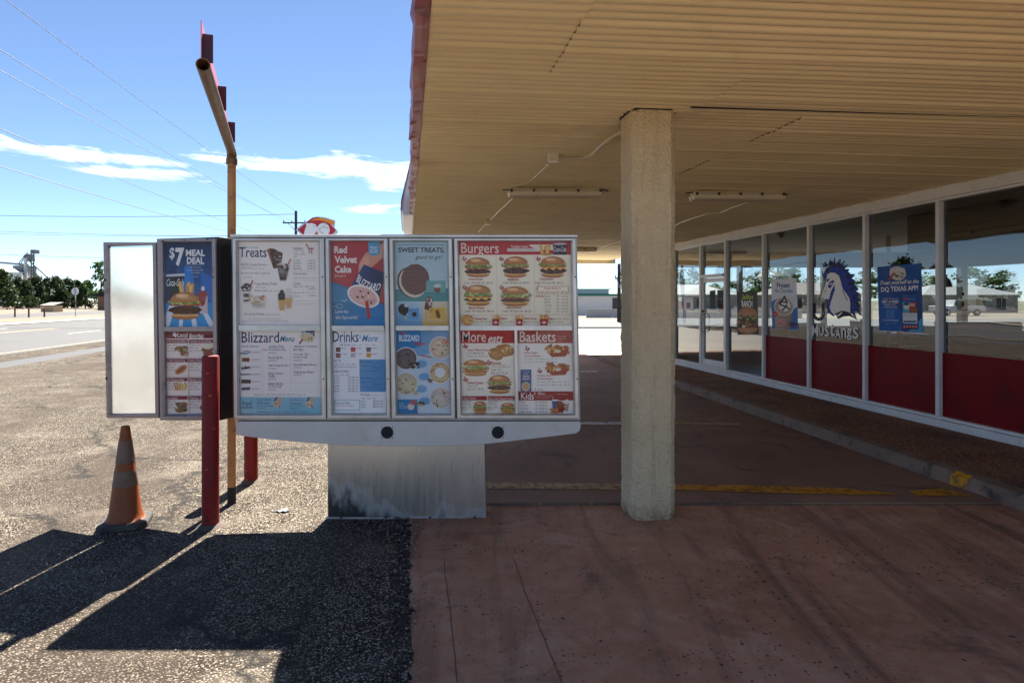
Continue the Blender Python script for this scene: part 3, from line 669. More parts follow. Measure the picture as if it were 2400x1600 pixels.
# inside and the far side of the dining room
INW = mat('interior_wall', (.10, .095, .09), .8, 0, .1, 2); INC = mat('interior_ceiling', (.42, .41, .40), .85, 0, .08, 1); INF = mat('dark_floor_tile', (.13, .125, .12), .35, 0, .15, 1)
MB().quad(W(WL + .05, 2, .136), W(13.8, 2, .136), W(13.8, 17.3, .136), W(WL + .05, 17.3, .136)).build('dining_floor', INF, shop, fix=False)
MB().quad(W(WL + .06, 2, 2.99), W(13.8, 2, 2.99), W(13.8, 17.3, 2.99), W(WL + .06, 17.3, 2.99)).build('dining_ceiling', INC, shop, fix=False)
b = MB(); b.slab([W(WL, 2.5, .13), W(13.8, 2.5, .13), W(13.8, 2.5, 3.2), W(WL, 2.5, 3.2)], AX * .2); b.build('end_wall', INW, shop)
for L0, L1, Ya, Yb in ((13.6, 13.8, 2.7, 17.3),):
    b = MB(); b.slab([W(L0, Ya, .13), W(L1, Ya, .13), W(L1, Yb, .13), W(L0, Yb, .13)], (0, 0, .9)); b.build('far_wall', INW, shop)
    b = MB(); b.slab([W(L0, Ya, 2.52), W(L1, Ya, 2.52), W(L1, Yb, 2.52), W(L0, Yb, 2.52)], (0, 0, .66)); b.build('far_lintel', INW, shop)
    for k, Y in enumerate((2.9, 5.4, 8.0, 10.6, 13.2, 15.6, 17.2)):
        b = MB(); b.box(W(13.7, Y, 1.775), (.16, .16, 1.49), AX, BX); b.build('far_mullion', WHITE, shop)
MB().slab([W(6.75, 17.25, .13), W(13.8, 17.25, .13), W(13.8, 17.25, 1.0), W(6.75, 17.25, 1.0)], AX * .12).build('end_low_wall', INW, shop)
MB().slab([W(6.75, 17.25, 2.6), W(13.8, 17.25, 2.6), W(13.8, 17.25, 3.15), W(6.75, 17.25, 3.15)], AX * .12).build('end_lintel', INW, shop)
for L in (6.85, 9.1, 11.4, 13.7):
    b = MB(); b.box(W(L, 17.3, 1.8), (.12, .12, 1.6), AX, BX); b.build('end_mullion', WHITE, shop)
for (L, Y) in ((9.0, 10.2), (10.4, 9.0), (9.6, 12.6)):
    b = MB(); b.tube([W(L, Y, .136), W(L, Y, 2.985)], .045, 10); b.build('interior_post', mat('tan_interior_post', (.42, .33, .26), .6), shop, smooth=True)
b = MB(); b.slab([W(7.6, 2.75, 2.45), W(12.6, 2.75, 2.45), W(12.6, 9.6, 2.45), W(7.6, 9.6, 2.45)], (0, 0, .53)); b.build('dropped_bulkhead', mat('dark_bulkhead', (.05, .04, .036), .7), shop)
RB_ = mat('red_booth_vinyl', (.2, .012, .015), .4)
for k, (L, Y) in enumerate(((8.6, 7.4), (8.7, 9.5), (10.8, 8.3), (10.9, 10.6))):
    c = W(L, Y, .137); t = thing('dining_booth', c, ('red booth seat inside behind the rightmost window', 'red booth seat inside behind the app poster window', 'farther red booth seat in the dining room behind the rightmost glass', 'farther red booth seat in the dining room behind the horse painting')[k], 'booth', 'booth seats in the dining room')
    MB().box(c + Vector((0, 0, .62)), (.12, 1.2, 1.24), AX, BX).build('back', RB_, t, bevel=.03); MB().box(c + AX * .32 + Vector((0, 0, .42)), (.5, 1.15, .12), AX, BX).build('seat', RB_, t, bevel=.02); MB().box(c + AX * .3 + Vector((0, 0, .18)), (.44, 1.1, .36), AX, BX).build('plinth', CHMB, t)
for k, (L, Y) in enumerate(((8.9, 8.4), (10.9, 9.6), (9.2, 11.6), (11.4, 13.4))):
    c = W(L, Y, 2.985); t = thing('pendant_lamp', W(L, Y, 2.1), 'small dark pendant lamp hanging in the dining room', 'lamp', 'pendant lamps in the dining room')
    MB().tube([c, c - Vector((0, 0, .75))], .006, 5).build('cord', BLACK, t); MB().lathe(c - Vector((0, 0, 1.0)), [(.14, 0), (.12, .1), (.04, .22), (.03, .26)], 16, cap=False).build('shade', CHMB, t, smooth=True)
# dome camera under the dining room ceiling
b = MB(); c = W(7.1, 12.0, 2.99); b.lathe(c, [(.075, 0), (.075, -.03), (.06, -.075), (.03, -.10), (.005, -.108)], 16); dc = b.build('dome_camera', mat('smoked_dome', (.01, .01, .012), .1), smooth=True)
tag(dc, 'black dome camera under the ceiling behind the window beside the door', 'camera')
# dining chairs and tables seen through the glass
CHM = mat('dark_chair_vinyl', (.03, .03, .034), .5); TBM = mat('pale_table_laminate', (.5, .47, .42), .35); CHL = mat('chair_steel', (.06, .06, .065), .4, .6)
def chair(c, yaw):
    t = thing('dining_chair', c, 'dark tall backed dining chair inside behind the window glass', 'chair', 'chairs in the dining room')
    x = Vector((math.cos(yaw), math.sin(yaw), 0)); y = Vector((-x.y, x.x, 0)); Z = Vector((0, 0, 1))
    MB().box(c + Z * .46, (.42, .42, .05), x, y).build('seat', CHM, t, bevel=.015)
    MB().slab([c + x * -.2 + y * -.2 + Z * .55, c + x * -.2 + y * .2 + Z * .55, c + x * -.27 + y * .18 + Z * 1.08, c + x * -.27 + y * -.18 + Z * 1.08], x * -.04).build('backrest', CHM, t, bevel=.012)
    for sx in (-1, 1):
        for sy in (-1, 1):
            top = 1.02 if sx < 0 else .44
            MB().tube([c + x * (.2 * sx) + y * (.19 * sy), c + x * (.19 * sx) + y * (.18 * sy) + Z * .44] + ([c + x * -.25 + y * (.17 * sy) + Z * top] if sx < 0 else []), .013, 6).build('leg', CHL, t)
    return t
ch0 = chair(W(12.6, 14.6, .137), 0)
rc = random.Random(9)
for k, (L, Y) in enumerate([(12.7, 13.4), (12.2, 15.3), (11.9, 14.0), (12.5, 12.2), (11.5, 16.2), (10.9, 15.0), (12.6, 16.3), (11.2, 12.9), (12.7, 11.2), (11.9, 11.6)]):
    c = copy_tree(ch0); c.location = W(L, Y, .137); c.rotation_euler.z = rc.uniform(-3, 3)
def table(c, label):
    t = thing('dining_table', c, label, 'table', 'tables in the dining room'); Z = Vector((0, 0, 1))
    MB().box(c + Z * .74, (1.1, .7, .04), AX, BX).build('table_top', TBM, t, bevel=.008)
    MB().tube([c + Z * .02, c + Z * .72], .04, 10).build('pedestal', CHL, t); MB().lathe(c, [(.27, 0), (.27, .02), (.05, .04)], 16).build('base', CHL, t)
    return t
t0 = table(W(12.2, 13.6, .137), 'pale topped dining table inside behind the window glass')
for L, Y in ((12.3, 15.8), (12.2, 11.6)): t = copy_tree(t0); t.location = W(L, Y, .137)
b = MB(); c = W(9.2, 14.6, .137); b.box(c + Vector((0, 0, .5)), (.5, .55, 1.0), AX, BX); lb = thing('litter_bin', c, 'dark blue litter bin cabinet inside behind the door glass', 'bin')
b.build('cabinet', mat('dark_blue_laminate', (.03, .05, .08), .4), lb, bevel=.01); MB().box(c + Vector((0, 0, 1.02)), (.54, .59, .04), AX, BX).build('lid', CHM, lb, bevel=.01)
MB().box(c + Vector((0, 0, .82)) - BX * .28, (.3, .012, .16), AX, BX).build('flap', BLACK, lb)

# posters and paint on the glass
WP, WN = W(WL + .011, 9), -BX
F = ((1560, 500), 2352 / 630.0); F = ((1560, 500), 1344 / 360.0); Gc = ((1890, 600), 2209 / 310.0)
p = Print(WP, WN, *F)                                            # jalitos ranch
p.poly([(624, 686), (802, 682), (812, 1058), (630, 1062)], (32, 30, 34))
p.text(662, 708, 768, 764, 'Jalitos', (176, 204, 52), .02, .35); p.text(666, 762, 760, 820, 'RANCH', (240, 238, 232), .035); p.small(672, 838, 756, 'CHICKEN SANDWICH', (236, 214, 190), 8)
p.ell(718, 890, 88, 72, (206, 150, 96), 26, a0=180, a1=360, edge=(164, 104, 56)); p.rect(634, 888, 806, 908, (186, 124, 70))
p.poly([(630, 900), (808, 900), (810, 990), (632, 990)], (74, 50, 34))
p.blobs(640, 900, 800, 940, 46, 15, [(120, 128, 62), (74, 86, 36), (176, 172, 104), (60, 50, 28)], .5); p.blobs(640, 935, 800, 985, 44, 16, [(128, 78, 44), (84, 48, 28), (176, 120, 72), (58, 34, 22)], .4)
p.poly([(668, 982), (700, 980), (684, 1022)], (238, 210, 172)); p.blobs(720, 985, 800, 1000, 8, 12, [(96, 44, 28), (130, 60, 36)])
p.ell(722, 1008, 86, 46, (214, 158, 104), 24, a0=0, a1=180, edge=(170, 110, 62)); p.rect(636, 1000, 808, 1012, (190, 128, 74))
tag(p.build('window_poster'), 'dark poster of a giant burger reading RANCH right of the door', 'poster', 'posters on the shop windows')
p = Print(WP, WN, *F)                                            # frozen hot chocolate
p.poly([(924, 580), (1143, 566), (1160, 1018), (934, 1010)], (232, 232, 238))
p.poly([(926, 770), (1000, 735), (1000, 1010), (934, 1010)], (52, 124, 190)); p.poly([(1060, 860), (1152, 820), (1160, 1018), (1040, 1014)], (38, 112, 184))
p.text(974, 606, 1086, 650, 'Frozen', (30, 66, 130), .03); p.text(956, 656, 1112, 694, 'Hot Chocolate', (40, 110, 170), .01)
p.poly([(950, 790), (1124, 800), (1078, 1014), (962, 1010)], [(196, 168, 150), (170, 138, 118), (150, 116, 98), (186, 156, 138)])
p.ell(1038, 812, 88, 82, (226, 222, 222), 28, 20); p.ell(1036, 815, 78, 72, (188, 160, 142), 26, 20); p.ell(1042, 806, 50, 52, (240, 238, 236), 18, jag=.1)
for x0, y0, x1, y1 in ((1042, 722, 1000, 800), (1042, 722, 1062, 790), (1000, 800, 1050, 812), (1050, 812, 1084, 838), (1010, 770, 1070, 780), (1020, 850, 1064, 800), (990, 790, 1020, 760)): p.line(x0, y0, x1, y1, 12, (44, 34, 36))
p.poly([(1090, 770), (1114, 718), (1126, 724), (1104, 776)], (224, 218, 214)); p.ell(960, 880, 22, 24, (206, 40, 52), 14); p.small(950, 884, 972, 'NEW', (240, 232, 230), 9)
p.ell(1014, 952, 36, 26, (240, 236, 232), 20, -8); p.ell(1014, 952, 32, 22, (192, 36, 42), 20, -8); p.text(996, 940, 1032, 964, 'DQ', (244, 240, 236), .03)
p.blobs(1090, 950, 1140, 1000, 10, 16, [(74, 30, 36), (110, 40, 44), (52, 24, 30)])
tag(p.build('window_poster'), 'white and blue poster of an iced chocolate cup reading Frozen Hot Chocolate', 'poster', 'posters on the shop windows')
p = Print(WP, WN, *Gc)                                           # the app poster
p.poly([(1184, 182), (1918, 118), (1950, 1272), (1215, 1240)], [(26, 84, 158), (30, 92, 168), (20, 60, 126), (24, 80, 156)])
p.poly([(1205, 660), (1330, 790), (1600, 900), (1600, 1255), (1213, 1240)], (24, 96, 176)); p.poly([(1700, 1258), (1940, 1020), (1950, 1272)], (74, 164, 214))
p.ell(1525, 290, 138, 118, (214, 206, 198), 26, 12); p.poly([(1400, 200), (1640, 200), (1665, 330), (1390, 300)], (220, 212, 204)); p.ell(1560, 320, 100, 56, (196, 188, 172), 22, 10, .05)
p.blobs(1490, 290, 1630, 350, 16, 18, [(120, 112, 94), (230, 224, 212), (62, 54, 48)]); p.line(1468, 280, 1372, 412, 34, (186, 70, 56))
p.text(1235, 400, 1880, 490, 'Treat yourself to the', (238, 232, 228), .02, .4, -3); p.text(1246, 500, 1868, 600, 'DQ TEXAS APP!', (240, 236, 232), .03, 0, -3)
p.small(1266, 726, 1532, 'DOWNLOAD THE DQ TEXAS APP', (226, 224, 226), 26); p.text(1258, 736, 1540, 784, 'GET A FREE', (236, 232, 230), .03); p.small(1296, 826, 1504, 'BLIZZARD TREAT', (226, 224, 226), 32); p.small(1284, 870, 1518, 'or HUNGR-BUSTER', (226, 224, 226), 32)
p.rect(1330, 890, 1474, 1046, (70, 128, 190)); p.small(1282, 1090, 1540, 'PLUS TASTY REWARDS!', (226, 224, 226), 32); p.small(1330, 1138, 1504, 'App Store   Google Play', (180, 206, 228), 20)
p.poly([(1578, 632), (1600, 616), (1846, 616), (1862, 640), (1876, 1206), (1856, 1226), (1620, 1218), (1604, 1200)], (34, 44, 70)); p.poly([(1590, 640), (1852, 632), (1866, 1200), (1614, 1200)], (28, 88, 162))
p.poly([(1606, 772), (1722, 772), (1726, 946), (1608, 946)], (84, 172, 206)); p.poly([(1722, 772), (1846, 772), (1850, 946), (1726, 946)], (186, 36, 42)); p.ell(1662, 716, 34, 20, (204, 44, 44), 14); p.small(1704, 730, 1816, 'Dairy treats', (220, 226, 234), 22)
p.ell(1672, 850, 48, 44, (226, 216, 206), 16, jag=.06); p.ell(1672, 800, 46, 22, (36, 44, 84), 14); p.ell(1800, 900, 56, 40, (150, 98, 48), 16); p.text(1728, 790, 1812, 840, 'FREE', (240, 230, 226), .02)
p.poly([(1606, 950), (1852, 950), (1854, 1128), (1614, 1120)], (226, 226, 232)); p.rect(1622, 1080, 1840, 1108, (30, 76, 140)); p.small(1618, 1000, 1800, 'Earn points on every order', (60, 70, 96), 26); p.poly([(1614, 1160), (1866, 1160), (1866, 1200), (1614, 1200)], (190, 40, 44))
for k in range(5): p.ell(1636 + 50 * k, 1180, 13, 13, (238, 200, 170), 10)
tag(p.build('window_poster'), 'large blue poster with a phone picture reading DQ TEXAS APP beside the horse painting', 'poster', 'posters on the shop windows')
p = Print(WP, WN, *Gc)                                           # horse head and lettering painted on the glass
BL, BK, WH = (26, 54, 160), (12, 18, 40), (252, 246, 242)
mane = [(250, 235), (300, 250), (322, 225), (345, 190), (420, 160), (520, 155), (600, 180), (650, 165), (640, 220), (720, 215), (690, 260), (745, 290), (690, 305), (820, 300), (760, 370), (830, 420), (770, 430), (880, 560), (830, 580), (905, 640), (840, 660), (920, 745), (850, 760), (910, 830), (850, 860), (880, 940), (800, 920), (850, 1080), (700, 1000), (640, 1040), (600, 1000), (530, 1060), (470, 980), (440, 1010), (380, 960), (355, 860), (370, 760), (420, 600), (350, 520), (360, 400), (300, 380), (262, 330)]
mane = mane[2:mane.index((850, 1080)) + 1] + [(735, 930), (735, 800), (715, 700), (660, 620), (600, 540), (570, 420), (540, 330), (480, 280), (400, 275), (345, 300)]
p.poly(mane, BK); p.poly([(x + (700 - x) * .09, y + (560 - y) * .05) for x, y in mane], BL); p.poly([(250, 235), (285, 300), (325, 225), (345, 320), (335, 400), (275, 360)], BL)
rm = random.Random(4)
for k in range(34):
    f = k / 33; mx = 300 + 330 * min(1, f * 2.4) + (250 * (f - .42) / .58 if f > .42 else 0); my = 185 - 30 * math.sin(min(1, f * 2.4) * 3.1) + (780 * (f - .36) / .64 if f > .36 else 0); an = R(-110 + 150 * f + rm.uniform(-22, 22)); ln = rm.uniform(70, 150); nx, ny = -math.sin(an) * 17, math.cos(an) * 17
    p.poly([(mx + nx, my + ny), (mx + math.cos(an) * ln, my + math.sin(an) * ln), (mx - nx, my - ny)], BK if k % 3 else BL)
body = [(400, 275), (350, 320), (335, 400), (310, 500), (265, 600), (245, 690), (258, 745), (300, 742), (330, 700), (345, 725), (378, 715), (385, 680), (352, 850), (375, 940), (450, 1000), (540, 930), (640, 915), (735, 945), (740, 800), (720, 700), (665, 620), (605, 540), (575, 420), (545, 330), (480, 280)]
p.poly([(500 + (x - 500) * 1.035, 620 + (y - 620) * 1.025) for x, y in body], BK); p.poly(body, WH)
p.poly([(470, 470), (405, 610), (372, 760), (350, 850), (370, 930), (440, 1000), (470, 985), (412, 930), (388, 860), (404, 780), (444, 660), (476, 560)], BL)
p.ell(275, 712, 14, 16, BK, 10); p.poly([(300, 600), (336, 560), (330, 590)], BK); p.poly([(380, 450), (440, 400), (470, 420), (400, 540), (360, 520)], BL); p.poly([(380, 470), (440, 440), (420, 480)], WH)
p.poly([(340, 400), (385, 360), (380, 400), (350, 440)], BK); p.poly([(480, 960), (600, 910), (740, 960), (840, 1060), (720, 1000), (620, 1010), (530, 1050)], BK); p.poly([(500, 1000), (600, 930), (600, 950), (540, 1010)], WH)
for k in range(14): y = 560 + k * 26; x = 600 + k * 12 if y < 720 else 735; p.line(x - 6, y, x + 22, y + 26, 9, BK)
for k in range(11): a = 420 + 46 * k; p.line(735 + (a - 420) * .16, a - 60, 830 + (a - 420) * .14, a - 80, 8, (40, 40, 36))
# horseshoe
out, inn = [], []
for k in range(13): a = R(200 - k * 220 / 12 - 0); out.append((208 - 98 * math.cos(R(-15 + k * 17.5)), 970 + 112 * math.sin(R(-15 + k * 17.5)))); inn.append((208 - 56 * math.cos(R(-15 + k * 17.5)), 960 + 66 * math.sin(R(-15 + k * 17.5))))
p.poly([(100, 790), (160, 788), (158, 820)] + inn + [(254, 815), (256, 785), (312, 783), (300, 830)] + out[::-1] + [(116, 830)], (10, 10, 12))
for k in range(7): q = (inn[1 + 2 * k - (k == 6)], out[1 + 2 * k - (k == 6)]); p.ell((q[0][0] + q[1][0]) / 2, (q[0][1] + q[1][1]) / 2, 7, 8, WH, 8)
x = 92
for chh, w, y0, y1 in (('M', 108, 1150, 1345), ('U', 80, 1170, 1330), ('S', 80, 1160, 1345), ('t', 74, 1130, 1340), ('A', 86, 1215, 1368), ('n', 80, 1190, 1370), ('g', 84, 1205, 1400), ('S', 102, 1185, 1378)):
    p.text(x + 6, y0 + 8, x + w + 6, y1 + 8, chh, (26, 30, 46), .03); p.text(x, y0, x + w, y1, chh, WH, .015); x += w + 13
tag(p.build('window_painting'), 'white horse head with blue mane, a horseshoe and the word Mustangs painted on glass', 'painting')
def notice(pts, art, label):
    p = Print(WP, WN, *F); p.poly(pts, (220, 222, 226)); art(p); return tag(p.build('notice'), label, 'notice', 'paper notices on the door glass')
def a1(p): p.rect(182, 780, 216, 830, (70, 84, 120)); [p.rect(182, 786 + 12 * k, 216, 791 + 12 * k, (176, 96, 90)) for k in range(4)]; p.small(168, 756, 232, 'HOURS OF BUSINESS', (90, 92, 100), 10)
notice([(160, 736), (240, 732), (243, 848), (162, 846)], a1, 'white paper notice with a small flag picture left of the door')
def a2(p): p.small(392, 720, 430, 'PUBLIC NOTICE', (80, 80, 90), 8); [p.line(390, 735 + 9 * k, 430, 734 + 9 * k, 3, (140, 140, 150)) for k in range(9)]
notice([(386, 676), (436, 672), (437, 838), (388, 838)], a2, 'tall white paper notice in the middle of the door glass')
def a3(p): p.small(460, 712, 508, 'NOW HIRING', (70, 72, 84), 14); [p.ell(464 + 10 * k, 730, 4, 5, (60, 64, 80), 7) for k in range(4)]
notice([(452, 672), (514, 668), (514, 752), (454, 752)], a3, 'white paper notice high on the right of the door glass')
p = Print(WP, WN, *F); p.poly([(464, 766), (516, 762), (518, 878), (466, 878)], (40, 88, 164)); p.text(470, 774, 512, 790, 'Treats', (236, 232, 232), .02); p.ell(492, 820, 18, 22, (196, 60, 60), 12); p.blobs(470, 840, 512, 872, 10, 8, [(226, 210, 190), (190, 120, 70)])
tag(p.build('notice'), 'small blue flyer on the right of the door glass', 'notice', 'paper notices on the door glass')

# ------------------------------------------------------------------ main menu board
YB = 4.86; NB = (0, -1, 0); FZ = 0
board = thing('menu_board', at(955, 1216, 4.93).xy.to_3d(), 'long aluminium drive-through menu board with four lit-up style panels on a metal pedestal', 'menu board')
board['label'] = 'wide aluminium menu board with four framed menu panels on a metal pedestal'
def slabY(pts, Y, d, name, m, parent, bevel=0): return MB().slab([at(u, v, Y) for u, v in pts], (0, d, 0)).build(name, m, parent, bevel=bevel)
slabY([(541, 552), (1352, 552), (1360.5, 985), (549, 985)], YB + .022, .29, 'cabinet', ALU, board, .006)
slabY([(538.5, 549.5), (1354, 549.5), (1354.4, 556.5), (539, 556.5)], YB - .012, .33, 'top_cap', ALU, board, .004)
def lerpq(q, a, b): return (q[0] + (q[3] - q[0]) * b) * (1 - a) + (q[1] + (q[2] - q[1]) * b) * a
def panel(ox0, ox1, bx0, bx1, oy0, oy1, rails, name='panel_door', parent=None, m=None, pl=None, mullion=None):
    """a framed door: outer quad, list of glazed openings as quads (photograph pixels), mitred rails round them"""
    P = pl or (lambda u, v, d: at(u, v, YB) + Vector((0, -d, 0)))
    O = [(ox0, oy0), (ox1, oy0), (bx1, oy1), (bx0, oy1)]; tl = rails[0]; bl = rails[-1]
    I = [tl[0], tl[1], bl[2], bl[3]]; b = MB()
    for k in range(4):
        o0, o1, i0, i1 = O[k], O[(k + 1) % 4], I[k], I[(k + 1) % 4]
        mx = lambda a, c, t: (a[0] + (c[0] - a[0]) * t, a[1] + (c[1] - a[1]) * t)
        m0, m1 = mx(o0, i0, .22), mx(o1, i1, .22); n0, n1 = mx(o0, i0, .72), mx(o1, i1, .72)
        b.add([P(*o0, -.008), P(*o1, -.008), P(*o0, .012), P(*o1, .012), P(*m0, .018), P(*m1, .018), P(*n0, .018), P(*n1, .018), P(*i0, .002), P(*i1, .002), P(*i0, -.02), P(*i1, -.02)],
              [(0, 1, 3, 2), (2, 3, 5, 4), (4, 5, 7, 6), (6, 7, 9, 8), (8, 9, 11, 10)])
    for r0, r1 in zip(rails, rails[1:]):
        q = [r0[3], r0[2], r1[1], r1[0]]; b.slab([P(*x, .010) for x in q], P(*q[0], -.012) - P(*q[0], .010))
    if mullion: b.slab([P(*x, .008) for x in mullion], P(*mullion[0], -.012) - P(*mullion[0], .008))
    return b.build(name, m or ALU, parent, fix=True)
PAN = [(546, 760.5, 549.5, 765.5, [(557, 566), (747, 566), (749.7, 762), (560, 762)], [(560.7, 775), (751.5, 775), (753, 969.5), (562, 969.5)]),
       (763, 909.7, 768, 916, [(774.6, 566), (897.3, 566), (900, 763), (778, 763)], [(779, 775), (902, 775), (905, 968.5), (781.5, 968.5)]),
       (912.5, 1060, 918.5, 1067.5, [(924, 566), (1048.5, 566), (1052, 763), (928, 763)], [(928.5, 774), (1052, 774), (1055.5, 969), (932, 969)]),
       (1064, 1350.5, 1071.5, 1358.5, [(1075, 566), (1338, 566), (1341, 763), (1079, 763)], [(1079, 774), (1341, 774), (1345, 969), (1083, 969)])]
doors = []
for i, (a, c, d, e, q1, q2) in enumerate(PAN):
    dr = panel(a, c, d, e, 558.5, 981, [q1, q2], parent=board, mullion=[(1205.8, 774), (1211.8, 774), (1214.5, 969), (1208.5, 969)] if i == 3 else None); doors.append(dr)
    MB().tube([at(a - 1.6, 559, YB - .008), at(d - 1.6, 981, YB - .008)], .006, 6).build('hinge', DARKM, board)
    for v in (649, 887): u = lerpq([c, c, e, e], 0, 0) if False else c + (e - c) * (v - 558) / 423 - 4.5; cl_ = at(u, v, YB); MB().tube([cl_ + Vector((0, -.0205, 0)), cl_ + Vector((0, -.01, 0))], .0058, 10).build('lock', BLACK, dr)
    for q in (q1, q2): MB().quad(*[at(*x, YB + .0015) for x in q]).build('pane', PANE, dr, fix=False)
YP = YB + .0205; PP = (0, YP, 0)
A_, B_, C_, D_ = ((530, 540), 2352 / 390), ((530, 760), 2352 / 390), ((900, 540), 2352 / 470), ((900, 760), 2352 / 470)
NAVY, TEAL, INK, PAPER, RED = (36, 42, 92), (60, 128, 158), (56, 52, 70), (250, 240, 230), (190, 54, 48)
# -- treats
p = Print(PP, NB, *A_); p.poly([(160, 150), (1318, 150), (1334, 1350), (175, 1350)], PAPER)
p.text(184, 236, 572, 380, 'Treats', NAVY, .01); p.text(258, 226, 455, 262, 'Curl on top', TEAL, .01, .4)
for y, x1, t in ((500, 576, 'HEATH Caramel Brownie'), (550, 376, 'Cupfection'), (625, 622, 'Brownie and OREO Cupfection')): p.small(216, y, x1, t, NAVY, 36)
p.small(400, 550, 535, '4.79  700 Cal', INK, 20); p.small(245, 672, 368, '4.29  770 Cal', INK, 20)
p.small(404, 772, 724, 'Peanut Buster Parfait', NAVY, 38); p.small(420, 815, 556, '4.49   710 Cal', INK, 20); p.small(404, 870, 590, 'Banana Split', NAVY, 38); p.small(610, 866, 750, '4.89   520 Cal', INK, 20)
p.small(262, 1205, 545, 'Non-Dairy Dilly Bar', NAVY, 40); p.small(556, 1200, 760, 'Treat  2.29   220 Cal', INK, 20); p.small(312, 1258, 784, '2,000 calories a day is used for general nutrition advice,', INK, 18); p.small(216, 1288, 880, 'but calorie needs vary. Additional nutrition information available upon request.', INK, 18)
p.poly([(572, 270), (610, 260), (705, 510), (670, 540)], (176, 96, 70)); p.poly([(610, 250), (690, 262), (800, 330), (790, 420), (760, 470), (730, 530), (670, 540)], (96, 66, 42)); p.blobs(650, 290, 780, 500, 40, 22, [(70, 46, 30), (134, 96, 62), (190, 170, 150), (52, 34, 26)], .5, .5)
p.poly([(715, 470), (905, 500), (845, 715), (760, 715)], (196, 180, 168)); p.blobs(740, 470, 880, 600, 34, 24, [(62, 40, 34), (220, 208, 198), (90, 60, 48)], .5, .5)
for k in range(9): p.line(735 + 18 * k, 520 + 8 * (k % 3), 770 + 9 * k, 700, 8, (66, 42, 36))
p.line(880, 480, 912, 404, 16, (190, 84, 62))
p.small(952, 270, 1082, 'Sundaes', NAVY, 36); p.small(952, 298, 1100, 'includes one topping', INK, 16); p.small(970, 338, 1110, '3.09      3.79', INK, 20); p.small(958, 384, 1000, '4.39', INK, 20); p.line(952, 346, 1130, 344, 2, INK)
p.line(1132, 192, 1170, 260, 16, (184, 96, 74)); p.poly([(1155, 240), (1242, 240), (1225, 350), (1165, 350)], (232, 226, 220)); p.line(1175, 240, 1180, 320, 12, (170, 60, 40)); p.line(1215, 250, 1208, 330, 12, (170, 60, 40)); p.line(1165, 258, 1240, 258, 16, (180, 70, 46))
for k, t in enumerate(('Hot Fudge', 'Strawberry', 'Chocolate', 'Caramel')): p.small(948, 440 + 37 * k, 1050 + 14 * (k % 2), t, NAVY, 26); p.small(1155, 440 + 37 * k, 1256, '300-470 Cal', INK, 22)
p.line(948, 575, 1270, 573, 2, (150, 140, 140)); p.small(960, 632, 1145, 'DQ Sprinkles', NAVY, 36); p.small(960, 682, 1265, 'Add to any item   .50   50 Cal', INK, 20); p.line(948, 706, 1270, 706, 2, (150, 140, 140))
p.small(960, 766, 1050, 'Cones', NAVY, 36); p.small(962, 802, 1250, 'Plain  2.49   2.85   3.35', INK, 20); p.small(1165, 836, 1266, '220-480 Cal', INK, 20); p.small(962, 892, 1244, 'Dipped  2.85  3.29  3.59', INK, 20); p.small(962, 934, 1048, 'Chocolate', NAVY, 20); p.small(1170, 930, 1266, '320-650 Cal', INK, 20)
p.line(968, 996, 1270, 992, 2, (140, 130, 132)); p.line(968, 1040, 1276, 1032, 2, (140, 130, 132))
p.ell(288, 810, 74, 66, (132, 108, 96), 20, jag=.06); p.blobs(240, 760, 340, 850, 22, 24, [(84, 58, 48), (226, 216, 208), (60, 40, 36)], .4); p.line(340, 800, 380, 708, 18, (176, 74, 54)); p.poly([(236, 860), (345, 860), (325, 1030), (255, 1030)], (226, 218, 212))
for y in (905, 930, 990): p.ell(290, y, 46, 13, (62, 46, 48), 14)
p.blobs(330, 930, 560, 1040, 40, 28, [(190, 110, 62), (228, 210, 190), (206, 180, 110), (238, 230, 220)], .4); p.ell(455, 1060, 95, 38, (216, 214, 206), 20); p.ell(455, 1050, 80, 26, (200, 188, 168), 18)
for cx, top, c1 in ((885, 850, (226, 218, 214)), (788, 880, (62, 38, 36))):
    p.poly([(cx - 52, top + 100), (cx + 52, top + 90), (cx + 28, top + 250), (cx - 24, top + 250)], (226, 178, 118)); p.ell(cx, top + 40, 50, 52, c1, 18); p.ell(cx + 4, top - 20, 24, 22, c1, 14); p.ell(cx, top + 84, 52, 22, tuple(max(0, q - 14) for q in c1), 16)
    for k in range(4): p.line(cx - 46 + k * 6, top + 125 + 32 * k, cx + 46 - k * 6, top + 122 + 32 * k, 3, (196, 146, 88))
p.build('poster', doors[0])
# -- red velvet cake
p = Print(PP, NB, *A_); p.poly([(1470, 150), (2220, 150), (2235, 1352), (1484, 1352)], [(188, 62, 60), (172, 54, 52), (176, 58, 56), (190, 64, 60)])
for k in range(7): y = 230 + 82 * k; p.line(1475, y, 2222, y + 38, 3, (140, 44, 46)); [p.line(1530 + 210 * j + 90 * (k % 2), y + 5 + 10 * j, 1533 + 210 * j + 90 * (k % 2), y + 85 + 10 * j, 3, (140, 44, 46)) for j in range(4)]
p.poly([(1478, 712), (1700, 790), (2232, 1050), (2235, 1352), (1484, 1352)], [(72, 124, 164), (70, 130, 172), (50, 126, 182), (40, 128, 190), (80, 138, 172)]); p.line(1478, 712, 2232, 1040, 8, (120, 40, 52))
p.poly([(1870, 600), (1880, 470), (1960, 330), (2130, 220), (2222, 180), (2222, 380), (2060, 520), (1930, 620)], (214, 150, 124)); p.ell(1950, 470, 60, 110, (222, 162, 136), 18, 25)
p.cup_tilt(1940, 930, 225, 420, 22)
for k, t in enumerate(('Red', 'Velvet', 'Cake')): p.text(1528 + 4 * k, 222 + 138 * k, (1710, 1852, 1772)[k], 325 + 138 * k, t, (240, 226, 216), .04)
